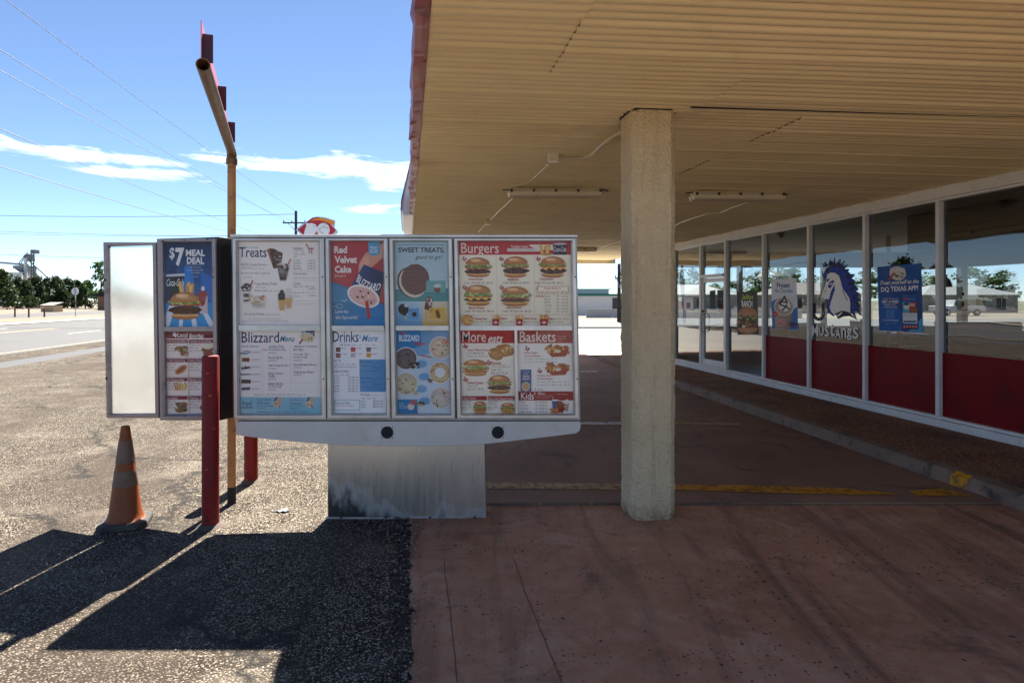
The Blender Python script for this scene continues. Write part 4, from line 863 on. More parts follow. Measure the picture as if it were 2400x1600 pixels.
p.text(1538, 620, 1690, 658, 'Blizzard', (232, 206, 200)); p.text(1545, 1120, 1728, 1180, 'Love by', (232, 232, 236), .01); p.text(1548, 1205, 1856, 1264, 'the Spoonful', (232, 232, 236), .01)
p.ell(1605, 1070, 48, 30, (226, 228, 232), 16); p.ell(1605, 1070, 43, 25, (74, 130, 168), 16); p.line(1490, 1070, 1560, 1070, 5, (226, 228, 232)); [p.ell(1650 + 24 * k, 990 + 14 * (k % 2) - 4 * k, 9, 9, (200, 214, 226), 9) for k in range(3)]
p.poly([(2012, 152), (2172, 152), (2172, 310), (2150, 345), (2092, 360), (2034, 345), (2012, 310)], (84, 158, 196)); [p.text(2036, 222 + 34 * k, 2140, 250 + 34 * k, t, (226, 232, 236), .02) for k, t in enumerate(('Blizzard', 'of the', 'Month'))]
p.build('poster', doors[1])
# -- blizzard menu
p = Print(PP, NB, *B_); p.poly([(178, 86), (1336, 86), (1350, 1272), (190, 1272)], (250, 238, 230))
p.text(218, 108, 748, 258, 'Blizzard', NAVY, .005); p.text(756, 160, 972, 246, 'Menu', TEAL, .02, .4); p.cup_tilt(1146, 190, 102, 150, 14, cream=(222, 200, 156), bits=(90, 60, 44), txt='BLIZZ', spoon=False); p.line(1085, 205, 1035, 276, 22, (150, 74, 52))
for x0, x1, t in ((216, 460, 'Candy Classics'), (600, 815, 'Limited Time'), (960, 1290, 'Signature Creations')): p.text(x0, 294, x1, 330, t, TEAL, .01, .35)
p.line(504, 295, 512, 965, 2, (160, 150, 156)); p.line(908, 290, 916, 945, 2, (160, 150, 156)); p.line(200, 525, 500, 524, 2, (170, 160, 160))
p.ell(275, 398, 74, 24, (36, 40, 90), 18, -8); p.text(216, 380, 338, 412, 'OREO', (236, 232, 232), .04, .1, -6); p.rect(228, 472, 332, 526, (132, 62, 34)); p.text(240, 488, 320, 508, 'Snickers', (200, 150, 100)); p.text(214, 585, 342, 632, 'm&m', (60, 36, 30), .05, 0, -8); p.text(204, 690, 352, 724, 'Butterfinger', (50, 66, 70), .04, .2); p.rect(216, 780, 348, 832, (66, 34, 28)); p.text(236, 796, 328, 816, 'HEATH BAR', (190, 150, 110)); p.poly([(226, 890), (344, 884), (336, 926), (218, 928)], (60, 66, 84)); p.text(236, 896, 328, 916, 'COOKIE', (150, 160, 180))
for k in range(6): p.small(362, 404 + 103 * k, 476, '360-1050 Cal', INK, 20)
p.small(528, 374, 582, 'New', (190, 60, 50), 28)
for y, x1, t in ((374, 844, 'Caramel Java Chip'), (486, 804, 'French Silk Pie'), (598, 886, 'OREO Fudge Brownie'), (706, 808, 'Salted Caramel'), (746, 690, 'Truffle'), (858, 806, 'REESES PIECES'), (898, 786, 'Cookie Dough')): p.small(596, y, x1, t, NAVY, 34)
for y in (410, 522, 634, 782, 932): p.small(598, y, 710, '630-1230 Cal', INK, 20)
for y, x1, t in ((374, 1094, 'Mint OREO'), (440, 1162, 'Chocolate Chip'), (480, 1146, 'Cookie Dough'), (584, 1282, 'Choco Brownie Extreme'), (688, 1240, 'Turtle Pecan Cluster')): p.small(952, y, x1, t, NAVY, 34)
for y in (518, 620, 722): p.small(954, y, 1066, '630-1230 Cal', INK, 20)
p.line(950, 824, 1326, 822, 2, (170, 160, 164)); p.line(950, 932, 1330, 934, 2, (170, 160, 164)); p.small(398, 1004, 1130, 'Blizzard treat   Mini  4.39   Small  4.89   Med  5.79   Large  6.39', INK, 24)
p.poly([(186, 1024), (1343, 1024), (1350, 1272), (190, 1272)], [(150, 190, 206), (166, 200, 214), (124, 190, 204), (176, 204, 210)])
p.text(226, 1086, 370, 1152, 'Royal', (40, 100, 130), .02, .3); p.text(230, 1152, 382, 1186, 'BLIZZARD', NAVY, .01)
for dx, n1, n2, n3 in ((0, 'Royal REESES', 'Fluffernutter', 'filled with marshmallow'), (460, 'Royal New York', 'Cheesecake', 'filled with strawberry')):
    p.small(440 + dx, 1084, 640 + dx, n1, NAVY, 34); p.small(440 + dx, 1126, 616 + dx, n2, NAVY, 34); p.small(440 + dx, 1162, 664 + dx, n3, NAVY, 22); p.small(442 + dx, 1196, 560 + dx, '680-1420 Cal', INK, 20)
    p.poly([(700 + dx, 1026), (785 + dx, 1026), (775 + dx, 1150), (668 + dx, 1120)], (216, 176, 140)); p.poly([(700 + dx, 1026), (735 + dx, 1026), (700 + dx, 1084), (672 + dx, 1086)], (60, 100, 160)); p.ell(716 + dx, 1126, 54, 40, (228, 200, 164), 16, 20, .05); p.blobs(690 + dx, 1105, 745 + dx, 1150, 8, 9, [(120, 80, 60)]); p.line(748 + dx, 1132, 766 + dx, 1186, 12, (176, 70, 56))
p.small(440, 1244, 1195, 'Royal Blizzard treat   Mini  4.89   Small  5.39   Med  6.29   Large  7.09', INK, 24)
p.build('poster', doors[0])
# -- drinks and more
p = Print(PP, NB, *B_); p.poly([(1500, 86), (2240, 86), (2264, 1262), (1518, 1262)], (248, 246, 246))
p.text(1508, 96, 1872, 250, 'Drinks', NAVY, .005); p.text(1878, 140, 1914, 200, '&', (120, 170, 200)); p.text(1916, 148, 2146, 244, 'More', (84, 150, 190), .02, .4)
p.small(1604, 304, 1760, 'Soft Drinks', INK, 34); p.small(1780, 302, 2106, '2.49    2.79    3.19    3.89', INK, 20)
for (x, y, c, q) in ((1552, 326, (112, 44, 40), '140-510'), (1762, 324, (196, 44, 40), '150-540'), (1982, 324, (110, 84, 92), '160-550'), (1552, 408, (140, 70, 56), '0 Cal'), (1762, 404, (206, 196, 196), '0 Cal'), (1984, 404, (226, 160, 60), '160-580')):
    p.rect(x, y, x + 64, y + 62, c); p.small(x + 8, y + 40, x + 56, 'SODA', (236, 220, 214) if c[0] < 200 else (180, 60, 50), 16); p.small(x + 72, y + 24, x + 150, q, INK, 22)
p.small(1520, 526, 1626, 'Iced Tea', INK, 34); p.small(1530, 576, 1826, '2.49   2.79   3.19   3.89', INK, 20); p.small(1520, 612, 1842, 'Sweet 190-640 Cal Unsweet 0 Cal', INK, 24); p.small(1520, 678, 1732, 'Shakes & Malts', INK, 34); p.small(1540, 724, 1736, '3.39   3.89   4.59', INK, 20)
for k, t in enumerate(('Chocolate', 'Strawberry', 'Hot Fudge', 'Vanilla', 'Caramel', 'Add malt')): p.small(1520, 758 + 39 * k, 1600, t, INK, 20); p.small(1724, 758 + 39 * k, 1866, '530-980 Cal', INK, 24)
p.poly([(1882, 494), (2248, 494), (2256, 952), (1892, 952)], [(112, 164, 204), (84, 148, 200), (78, 140, 196), (106, 158, 202)])
for dy in (0, 232): p.small(1896, 548 + dy, 2064, 'Misty Slush' if dy == 0 else 'Misty Freeze', NAVY, 34); p.small(2074, 546 + dy, 2180, 'flavored slush', NAVY, 14); p.small(1912, 594 + dy, 2116, '2.49   2.89   3.29', NAVY, 20); p.small(2070, 624 + dy, 2196, '220-640 Cal', NAVY, 22); p.small(1900, 664 + dy, 2158, 'Cherry, blue raspberry, grape, kiwi', NAVY, 15)
p.small(1902, 1008, 2036, 'MooLatte', INK, 34); p.small(2044, 1006, 2190, 'frozen blended coffee', INK, 14); p.small(1916, 1056, 2126, '3.49   4.09   4.89', INK, 20)
for k, t in enumerate(('Mocha', 'Caramel', 'Vanilla')): p.small(1904, 1096 + 38 * k, 1966, t, INK, 20); p.small(2074, 1096 + 38 * k, 2216, '480-790 Cal', INK, 24)
p.poly([(1530, 1066), (1892, 1066), (1892, 1212), (1530, 1212)], (86, 160, 176)); p.poly([(1536, 1072), (1886, 1072), (1886, 1206), (1536, 1206)], (248, 246, 246)); p.small(1540, 1124, 1760, 'Seasonal Shake', INK, 36); p.small(1542, 1160, 1812, 'Chocolate Covered Strawberry', INK, 24)
p.build('poster', doors[1])
# -- sweet treats
p = Print(PP, NB, *C_); p.poly([(116, 120), (746, 120), (762, 1120), (134, 1120)], [(168, 196, 206), (172, 200, 208), (196, 214, 216), (196, 212, 214)])
for k in range(8): p.line(124, 185 + 62 * k, 745, 180 + 62 * k, 2, (150, 178, 188))
p.line(165, 170, 705, 170, 6, (110, 120, 124)); p.text(166, 200, 708, 270, 'SWEET TREATS,', (84, 78, 76), .035); p.text(366, 288, 680, 352, 'good to go!', (66, 50, 48), .005, .3)
p.poly([(130, 690), (752, 680), (754, 832), (132, 832)], (70, 138, 142)); p.ell(320, 610, 160, 190, (84, 56, 50), 34, -30, .02); p.ell(335, 612, 152, 182, (214, 196, 186), 30, -30); p.ell(368, 575, 165, 182, (116, 76, 64), 36, 0, .02)
for k in range(6): p.line(250 + 5 * k, 450 + 48 * k, 520 - 8 * k, 452 + 48 * k, 4, (88, 56, 50))
p.poly([(492, 590), (722, 588), (722, 722), (494, 724)], (116, 166, 166)); p.ell(625, 688, 40, 40, (130, 72, 50), 20, jag=.05); p.ell(628, 650, 44, 24, (190, 206, 200), 14, jag=.1); p.small(500, 628, 610, 'DQ Sandwich', (50, 84, 88), 20)
p.poly([(132, 832), (448, 832), (454, 1116), (138, 1116)], [(150, 190, 214), (196, 214, 224), (110, 160, 200), (96, 150, 196)]); p.poly([(440, 832), (754, 832), (758, 1118), (454, 1118)], [(214, 214, 206), (216, 206, 170), (214, 176, 84), (214, 172, 76)])
p.ell(228, 925, 62, 66, (48, 34, 38), 24, jag=.02); p.ell(262, 880, 26, 22, (190, 206, 220), 10); p.line(246, 990, 258, 1050, 20, (214, 180, 134)); p.line(244, 975, 248, 1002, 26, (66, 46, 44)); p.poly([(288, 920), (412, 912), (408, 1036), (292, 1040)], (96, 160, 204)); p.ell(356, 982, 28, 28, (54, 40, 44), 16); p.small(298, 948, 340, 'DILLY', NAVY, 18)
p.poly([(495, 790), (515, 776), (560, 782), (576, 800), (560, 920), (530, 940), (472, 920)], (110, 70, 58)); p.blobs(505, 800, 560, 880, 14, 13, [(226, 218, 214), (200, 186, 180)], .4); p.line(506, 935, 490, 1040, 24, (206, 176, 140)); p.poly([(530, 905), (712, 908), (706, 1042), (534, 1030)], (222, 180, 76)); p.poly([(600, 935), (640, 925), (665, 1010), (640, 1035), (615, 1010)], (120, 72, 50)); p.small(540, 940, 580, 'BUSTER', (90, 60, 40), 16); p.small(540, 960, 570, 'BAR', (90, 60, 40), 16)
p.line(170, 1080, 715, 1080, 4, (120, 120, 120)); p.build('poster', doors[2])
# -- blizzard of the month menu
p = Print(PP, NB, *D_); p.poly([(136, 64), (766, 64), (782, 1052), (156, 1052)], [(40, 124, 178), (130, 172, 204), (206, 218, 226), (214, 222, 228)])
p.poly([(138, 66), (430, 66), (440, 250), (260, 300), (142, 330)], (36, 128, 184)); p.poly([(144, 420), (766, 300), (776, 900), (154, 860)], [(198, 214, 226), (170, 198, 218), (196, 212, 224), (204, 216, 226)])
p.text(178, 88, 268, 116, 'Meet', (200, 70, 70), .02, .3); p.text(176, 126, 416, 196, 'BLIZZARD', (232, 236, 240), .02); p.text(350, 204, 486, 244, 'Menu', (206, 62, 66), .03, .35)
for cx, cy, t1 in ((466, 310, 'Red Velvet'), (440, 462, 'Silk Pie'), (476, 612, 'Java Chip'), (440, 752, 'Fluffernutter'), (480, 896, 'Turtle')): p.ell(cx, cy, 68, 46, (118, 174, 212), 18); p.small(cx - 40, cy - 2, cx + 40, t1, (40, 84, 130), 18); p.small(cx - 34, cy + 22, cx + 34, '680-990 Cal', (60, 100, 140), 12)
p.swirl(258, 400, 134, (122, 104, 104), (60, 48, 50)); p.swirl(662, 275, 134, (232, 206, 176), (92, 70, 64)); p.line(715, 230, 752, 170, 30, (220, 130, 104)); p.swirl(658, 565, 132, (226, 190, 150), (130, 86, 66), (226, 226, 226)); p.swirl(262, 694, 136, (214, 200, 166), (110, 86, 60)); p.swirl(668, 858, 134, (220, 204, 192), (100, 84, 80))
p.blobs(340, 440, 410, 510, 12, 16, [(90, 70, 66), (60, 46, 44)]); p.blobs(510, 640, 580, 680, 6, 22, [(104, 74, 70)]); p.blobs(350, 780, 390, 810, 6, 16, [(206, 176, 130)]); p.blobs(400, 900, 490, 950, 8, 22, [(110, 78, 66), (206, 176, 110)]); p.line(430, 360, 560, 385, 12, (200, 96, 70))
p.poly([(152, 880), (390, 880), (394, 1048), (156, 1048)], (30, 124, 176)); p.small(180, 935, 226, 'Royal', (226, 234, 238), 24); p.small(180, 958, 252, 'New York', (226, 234, 238), 20); p.small(180, 982, 272, 'Cheesecake', (226, 234, 238), 20); p.ell(318, 962, 42, 38, (224, 206, 190), 16); p.poly([(310, 885), (375, 885), (366, 945), (320, 940)], (196, 90, 84))
p.build('poster', doors[2])
# -- burgers
p = Print(PP, NB, *C_); p.poly([(870, 120), (2196, 120), (2208, 1120), (890, 1120)], (250, 240, 214)); p.poly([(872, 122), (2196, 122), (2198, 286), (876, 286)], RED)
p.text(904, 146, 1346, 306, 'Burgers', (238, 224, 206), .005); p.poly([(1444, 212), (1800, 212), (1840, 246), (1444, 246)], (232, 222, 210)); p.small(1450, 240, 1798, 'Large drink and large fries 1.59  Add 320-470 Cal', INK, 22); p.text(1488, 174, 1694, 204, 'TexaSize Combo', (238, 224, 206), .02); p.poly([(1700, 166), (1990, 166), (1990, 230), (1800, 230), (1718, 190)], (232, 222, 206))
p.fries(1826, 158, 1985, 330, False, 18); p.ell(1905, 270, 80, 26, (196, 150, 90), 16, a0=0, a1=180); p.poly([(1980, 160), (2150, 160), (2140, 284), (1990, 284)], (60, 46, 50)); p.ell(2064, 160, 84, 14, (196, 190, 190), 16); p.text(1986, 190, 2136, 250, 'Coca-Cola', (232, 226, 226), .01, .4)
p.line(1318, 300, 1328, 980, 2, (196, 150, 130)); p.line(1760, 300, 1768, 975, 2, (196, 150, 130)); p.line(890, 990, 2200, 986, 3, (180, 80, 70))
for n, (x0, y0, x1, y1, pt, chs) in enumerate(((945, 318, 1260, 550, 1, False), (1385, 306, 1695, 555, 2, False), (1820, 306, 2130, 555, 2, True), (945, 640, 1265, 885, 1, True), (1368, 658, 1712, 888, 1, False))):
    p.burger(x0, y0, x1, y1, pt, chs); p.texas((938, 1374, 1806, 944, 1378)[n], (334, 334, 334, 668, 670)[n], 30, str(n + 1))
for x0, x1, y, t in ((995, 1165, 588, 'Hungr-Buster'), (1452, 1584, 588, 'BeltBuster'), (1822, 1988, 588, 'Triple-Buster'), (1000, 1174, 920, 'Bacon Cheese'), (1440, 1610, 920, 'Jalitos Ranch')): p.text(x0, y - 28, x1, y, t, (186, 58, 52), .02); p.small(x0 - 55, y + 38, x1 + 110, 'Combo  9.89  Sand  6.89   680 Cal', INK, 24)
p.texas(1812, 676, 30, '6'); p.poly([(1800, 658), (2160, 656), (2160, 738), (1800, 738)], (200, 140, 120)); p.poly([(1805, 663), (2155, 661), (2155, 733), (1805, 733)], (250, 240, 214)); p.text(1878, 668, 2076, 694, 'Hungr-Buster Jr', (186, 58, 52), .02); p.small(1812, 730, 2146, 'Combo  8.49  Sand  4.39   440 Cal', INK, 24); p.text(1778, 756, 1874, 782, 'Add-ons', (186, 58, 52), .02)
for k, t in enumerate(('Cheese', 'Bacon', 'Jalitos', 'Onion Rings', 'Jalapenos', 'Chili')): p.small(1882, 782 + 36 * k, 1948 + 16 * (len(t) > 7), t, INK, 22); p.small(2018, 782 + 36 * k, 2050, '.79', INK, 22); p.small(2086, 782 + 36 * k, 2150, '100 Cal', INK, 20)
p.ell(980, 1050, 66, 60, (222, 180, 120), 20, 25, edge=(196, 140, 76)); p.blobs(990, 1000, 1040, 1090, 18, 14, [(220, 170, 90), (150, 96, 50), (236, 206, 130)])
for x0, x1, t, tx in ((1268, 1354, 'Jalitos', 1366), (1548, 1628, 'Onion Rings', 1642), (1826, 1924, 'Fries', 1926)): p.fries(x0, 982, x1, 1114); p.text(tx, 1020, tx + (80 if t == 'Jalitos' else 144 if t[0] == 'O' else 56), 1048, t, (186, 58, 52), .02); p.small(tx, 1086, tx + 170, 'Reg  3.79   300 Cal', INK, 22)
p.text(1060, 1020, 1214, 1048, 'T-Brand Taco', (186, 58, 52), .02); p.small(1060, 1084, 1254, 'Single  2.29   220 Cal', INK, 22); p.small(1990, 1048, 2166, 'Reg  3.49   280 Cal', INK, 22); p.build('poster', doors[3])
# -- more eats
p = Print(PP, NB, *D_); p.poly([(892, 66), (1532, 66), (1546, 1052), (908, 1052)], (250, 238, 218)); p.poly([(894, 68), (1532, 68), (1535, 220), (897, 220)], RED); p.text(920, 80, 1196, 206, 'More', (240, 226, 212), .005); p.text(1222, 126, 1394, 222, 'eats', (240, 226, 212), .02, .35)
p.texas(950, 256, 32, '7'); p.text(974, 286, 1224, 312, 'Texas T-Brand Tacos', (186, 58, 52), .02); p.small(974, 348, 1174, '2 Tacos With Box  8.89', INK, 24); p.small(974, 384, 1214, '3 Tacos  6.39   670-1020 Cal', INK, 24)
for cx, cy in ((1440, 300), (1390, 310), (1310, 350)): p.ell(cx, cy, 92, 66, (210, 156, 88), 20, 25, edge=(176, 116, 58)); p.blobs(cx - 70, cy - 50, cx + 60, cy + 10, 18, 15, [(226, 180, 96), (176, 116, 60), (236, 210, 140)])
p.burger(920, 410, 1228, 606, 1, False, True); p.texas(1226, 448, 34, '10'); p.text(1258, 438, 1370, 466, 'The Dude', (186, 58, 52), .02); p.small(1256, 484, 1420, 'Chicken fried steak patty', INK, 14); p.small(1256, 506, 1490, 'hand breaded topped with tomatoes', INK, 14); p.small(1256, 542, 1376, 'Combo  10.29', INK, 24); p.small(1256, 580, 1446, 'Sand   6.89   770 Cal', INK, 24)
p.texas(954, 644, 32, '11'); p.text(976, 670, 1166, 698, 'Grilled Chicken', (186, 58, 52), .02); p.small(976, 732, 1098, 'Combo  10.79', INK, 24); p.small(976, 768, 1166, 'Sand   6.99   370 Cal', INK, 24); p.burger(1218, 590, 1494, 812, 1)
p.poly([(908, 838), (1204, 838), (1204, 886), (908, 886)], (170, 48, 50)); p.poly([(1218, 838), (1530, 838), (1532, 886), (1218, 886)], (170, 48, 50)); p.text(914, 850, 1082, 880, 'Crispy Chicken', (240, 224, 212), .01); p.text(1224, 852, 1512, 882, 'Fritos Chili Cheese Crunch', (240, 224, 212), .01)
for x, t in ((916, '8.99'), (1222, '8.99')): p.small(x, 914, x + 104, 'Combo  ' + t, INK, 22); p.small(x, 940, x + 96, '970-1330 Cal', INK, 16); p.small(x, 976, x + 104, 'Sand   6.29', INK, 22); p.small(x, 1000, x + 54, '590 Cal', INK, 16)
p.burger(1052, 898, 1204, 1042, 1, False, True); p.burger(1368, 915, 1528, 1042, 1, True); p.build('poster', doors[3])
# -- baskets and kids
p = Print(PP, NB, *D_); p.poly([(1560, 66), (2206, 66), (2228, 1052), (1580, 1052)], (250, 240, 228)); p.poly([(1562, 68), (2206, 68), (2209, 220), (1566, 220)], (174, 66, 56)); p.text(1592, 82, 2014, 206, 'Baskets', (240, 226, 212), .008)
for k, t in enumerate(('Served with', 'regular fries', '& gravy')): p.small(2028, 150 + 28 * k, (2134, 2134, 2096)[k], t, (234, 206, 192), 18)
p.texas(1676, 284, 32, '8'); p.text(1646, 320, 1800, 350, 'Steak Finger', (186, 58, 52), .02); p.text(1646, 358, 1836, 386, 'Country Basket', (186, 58, 52), .02); p.small(1646, 418, 2030, '4 pc Combo  11.49   Basket  9.19   1010 Cal', INK, 22); p.small(1646, 452, 2030, '6 pc Combo  13.49   Basket  10.49   1270 Cal', INK, 22)
p.texas(1822, 546, 32, '9'); p.text(1792, 588, 1960, 616, 'Chicken Strip', (186, 58, 52), .02); p.text(1792, 624, 1980, 652, 'Country Basket', (186, 58, 52), .02); p.small(1792, 686, 2176, '4 pc Combo  12.39   Basket  10.49   1000 Cal', INK, 22); p.small(1792, 722, 2176, '6 pc Combo  15.39   Basket  12.89   1250 Cal', INK, 22)
for cy in (315, 530): p.blobs(1920, cy - 60, 2150, cy + 20, 40, 34, [(204, 134, 70), (172, 98, 48), (226, 170, 100), (150, 80, 38)], .35); p.poly([(1905, cy), (2168, cy - 20), (2130, cy + 60), (1970, cy + 68)], (170, 70, 44)); p.fries(1915, cy - 40, 2010, cy + 50, False, 8); p.ell(2040, cy, 36, 18, (232, 214, 190), 14)
p.rect(1602, 528, 1728, 780, (70, 92, 140)); p.small(1624, 562, 1700, 'TRY OUR', (226, 226, 230), 14); p.text(1646, 570, 1684, 588, 'DQ', (232, 226, 220), .02); p.text(1624, 596, 1706, 620, 'TEXAS', (232, 226, 220), .03); p.text(1622, 628, 1712, 650, 'GRAVY', (232, 226, 220), .03); p.ell(1664, 726, 48, 52, (226, 222, 216), 20); p.ell(1664, 726, 40, 44, (204, 158, 98), 18); p.small(1764, 772, 1866, '.89   200 Cal', INK, 22)
p.poly([(1578, 784), (2216, 784), (2218, 890), (1582, 890)], (150, 36, 42)); p.text(1606, 792, 1774, 880, "Kids'", (240, 228, 220), .01); p.text(1800, 792, 1892, 824, 'Menu', (240, 228, 220), .01, .35); p.small(1778, 846, 1966, 'Includes fries, small drink', (226, 196, 190), 15); p.small(1778, 866, 1946, 'and kids cone, 10 and under', (226, 196, 190), 15); p.text(2030, 808, 2152, 826, 'Side Options', (226, 196, 190))
for k, t in enumerate(('Burger', 'Chicken Strips', 'Steak Fingers', 'Grilled Cheese')): p.small(1604, 924 + 36 * k, 1660 + 34 * (k > 0) + 36 * (k == 3), t, INK, 24); p.small(1772, 922 + 36 * k, 1910, '6.29   640-940 Cal', INK, 22)
p.poly([(1968, 890), (2050, 890), (2040, 985), (1980, 985)], (54, 84, 150)); p.ell(2008, 888, 44, 10, (236, 232, 230), 14); p.line(1985, 880, 1972, 840, 5, (230, 226, 222)); p.blobs(2030, 905, 2110, 985, 18, 26, [(150, 86, 44), (190, 120, 62), (120, 62, 30)]); p.poly([(2040, 980), (2115, 975), (2100, 1030), (2030, 1030)], (150, 36, 38)); p.poly([(2118, 910), (2172, 910), (2155, 1018), (2130, 1018)], (190, 150, 140)); p.ell(2145, 905, 28, 28, (232, 220, 212), 14); p.blobs(1936, 985, 2030, 1030, 26, 15, [(214, 150, 80), (176, 104, 50)])
p.build('poster', doors[3])
# speaker apron and pedestal
AP = [(551, 987)] + [(1360.5, 987), (1361, 1000), (1358.5, 1009), (1350, 1015.5), (1271, 1025), (1200, 1033.5), (1134, 1040.6), (1060, 1044.5), (986, 1046), (890, 1045.3), (787, 1042), (700, 1035.5), (620, 1028), (553, 1019)]
slabY(AP, YB + .0, .27, 'speaker_apron', mat('grey_painted_apron', (.56, .54, .515), .4, .1, .1, 3, dirt=(.4, .36, .33), dscale=5, drng=(.6, .8)), board, .004)
for u in (907.5, 1166.8):
    b = MB(); c = at(u, 1012.7, YB); b.tube([c + Vector((0, -.006, 0)), c + Vector((0, .01, 0))], .047, 28); b.build('speaker_mesh', BLACK, board)
    for du, dv in ((-13, -13), (13, -13), (-13, 13), (13, 13)): b = MB(); c = at(u + du, 1012.7 + dv, YB); b.tube([c + Vector((0, -.005, 0)), c + Vector((0, .005, 0))], .004, 8); b.build('screw', DARKM, board)
g = G('brushed_pedestal_steel'); q_ = g.noise(g.pos(True, (40, 40, 1.0)), 2, 3, .6); pz = g.node('ShaderNodeSeparateXYZ'); g.put(pz.inputs[0], g.pos(True)); dark_reflection = g.math('ADD', g.math('ADD', g.rng(pz.outputs[2], 0, .34, .62, 0), g.rng(pz.outputs[0], -.62, .05, .5, 0)), g.math('MULTIPLY', g.math('SUBTRACT', g.noise(g.pos(True, (3.0, 3.0, 1.2)), 2.0, 7, .7, .5), .5), 1.1)); dark_reflection = g.rng(dark_reflection, .52, .9)  # dark ground reflection painted into the steel, low and left, broken by streaky noise
PED = g.surf(g.bsdf(g.mix(dark_reflection, g.mix(q_, (.66, .64, .62), (.58, .565, .55)), (.022, .02, .022)), g.math('ADD', g.rng(q_, .3, .7, .26, .34), g.math('MULTIPLY', dark_reflection, .35)), g.math('SUBTRACT', 1.0, g.math('MULTIPLY', dark_reflection, .9))))
b = MB(); b.slab([at(764, 1211, 4.92), at(1144, 1214, 4.92), at(1144, 1219.5, 4.92), at(764, 1216.5, 4.92)], (0, .19, 0)); b.build('base_flange', ALU, board)
for k in range(4): b = MB(); c = at(800 + 104 * k, 1212, 4.915); b.tube([c, c + Vector((0, -.008, 0))], .009, 6); b.build('anchor_bolt', DARKM, board)
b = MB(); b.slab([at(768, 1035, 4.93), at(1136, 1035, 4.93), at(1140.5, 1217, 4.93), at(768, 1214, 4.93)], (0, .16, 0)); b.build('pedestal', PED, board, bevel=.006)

# ------------------------------------------------------------------ smaller board at the left, its door swung open
q1, q2 = Vector(((512 - PU) / FPX * 4.95, 4.95, 0)), Vector(((373 - PU) / FPX * 5.12, 5.12, 0))
sx = (q1 - q2).normalized(); SN = Vector((sx.y, -sx.x, 0)); SP = q1
EO, ES = (200, 520), 1176 / 360.0
def sp(x, y, d=0.0):
    r = ray(EO[0] + x / ES, EO[1] + y / ES); return CAM + r * ((SP - CAM).dot(SN) / r.dot(SN)) + SN * d
side = thing('menu_board', sp(800, 1515).xy.to_3d() - SN * .12, 'narrow bronze framed menu board behind the red bollard with its frosted door swung open', 'menu board')
MB().slab([sp(553, 126, -.022), sp(1007, 113, -.022), sp(1024, 1522, -.022), sp(578, 1506, -.022)], SN * -.22).build('cabinet', DARKM, side, bevel=.004)
EP = lambda u, v, d: sp(u, v, d)
d1 = panel(556, 1004, 582, 1021, 130, 1516, [[(592, 158), (972, 155), (982, 800), (604, 803)], [(606, 838), (984, 836), (990, 1468), (614, 1472)]], 'panel_frame', side, FRAMED, EP)
for q in ([(592, 158), (972, 155), (982, 800), (604, 803)], [(606, 838), (984, 836), (990, 1468), (614, 1472)]): MB().quad(*[sp(*x, .001) for x in q]).build('pane', PANE, d1, fix=False)
dw = panel(147, 547, 172, 570, 157, 1498, [[(178, 188), (520, 176), (542, 1462), (200, 1464)]], 'open_door', side, FRAMED, EP)
MB().slab([sp(176, 186, -.002), sp(522, 174, -.002), sp(544, 1464, -.002), sp(198, 1466, -.002)], SN * -.006).build('frosted_pane', FROST, dw)
for y in (445, 1195): MB().box(sp(157 + (y - 157) * .018 + 4, y, .02), (.012, .012, .02)).build('latch', BLACK, dw)
for x, y in ((610, 150), (773, 142), (947, 134), (993, 425)): MB().tube([sp(x, y, .016), sp(x, y, .022)], .006, 8).build('screw', BLACK, d1)
for z in (1.86, .85): MB().box((-2.335, 5.16, z), (.16, .03, .035)).build('bracket', DARKM, side)
p = Print(SP - SN * .0205, SN, EO, ES); p.poly([(588, 152), (976, 150), (986, 804), (600, 807)], [(34, 34, 62), (36, 36, 66), (40, 110, 190), (36, 96, 170)])
p.poly([(640, 330), (700, 330), (690, 700), (600, 620)], (30, 44, 96)); p.poly([(760, 340), (815, 340), (850, 640), (740, 640)], (44, 124, 200)); p.poly([(880, 380), (970, 420), (978, 640), (900, 640)], (38, 104, 184))
p.poly([(602, 622), (980, 618), (986, 804), (600, 807)], (54, 150, 206)); p.poly([(640, 640), (690, 640), (640, 806), (602, 806), (602, 770)], (220, 226, 236)); p.poly([(724, 690), (750, 690), (745, 806), (715, 806)], (220, 226, 236)); p.poly([(805, 690), (835, 690), (860, 804), (820, 806)], (220, 226, 236)); p.poly([(890, 680), (925, 680), (984, 780), (984, 804), (950, 804)], (220, 226, 236))
p.text(644, 196, 684, 292, '$', (236, 230, 226), .02); p.text(690, 198, 758, 338, '7', (236, 230, 226), .05); p.text(770, 212, 916, 262, 'MEAL', (236, 230, 226), .04); p.text(778, 270, 910, 322, 'DEAL', (236, 230, 226), .04); p.line(772, 332, 912, 329, 2, (220, 214, 214)); p.small(796, 356, 888, 'HUNGR-BUSTER JR.', (220, 216, 220), 12); p.small(782, 376, 906, 'with SMALL FRIES, DRINK', (220, 216, 220), 12); p.small(814, 396, 876, 'and SUNDAE', (220, 216, 220), 12); p.small(826, 424, 868, 'ADD BACON', (190, 200, 220), 10)
p.poly([(620, 410), (760, 402), (742, 620), (655, 620)], (34, 26, 32)); p.poly([(616, 402), (760, 394), (762, 414), (620, 420)], (206, 204, 208)); p.text(622, 436, 756, 492, 'Coca-Cola', (232, 228, 230), .01, .4); p.fries(718, 456, 868, 640, False, 20)
p.poly([(860, 540), (936, 540), (938, 700), (880, 704)], (214, 190, 190)); p.ell(898, 555, 40, 28, (150, 50, 46), 14); p.ell(902, 510, 16, 18, (226, 216, 214), 12); p.poly([(866, 560), (930, 560), (915, 630), (890, 650), (872, 610)], (156, 56, 52))
p.burger(640, 536, 890, 748, 2); p.build('poster', d1)
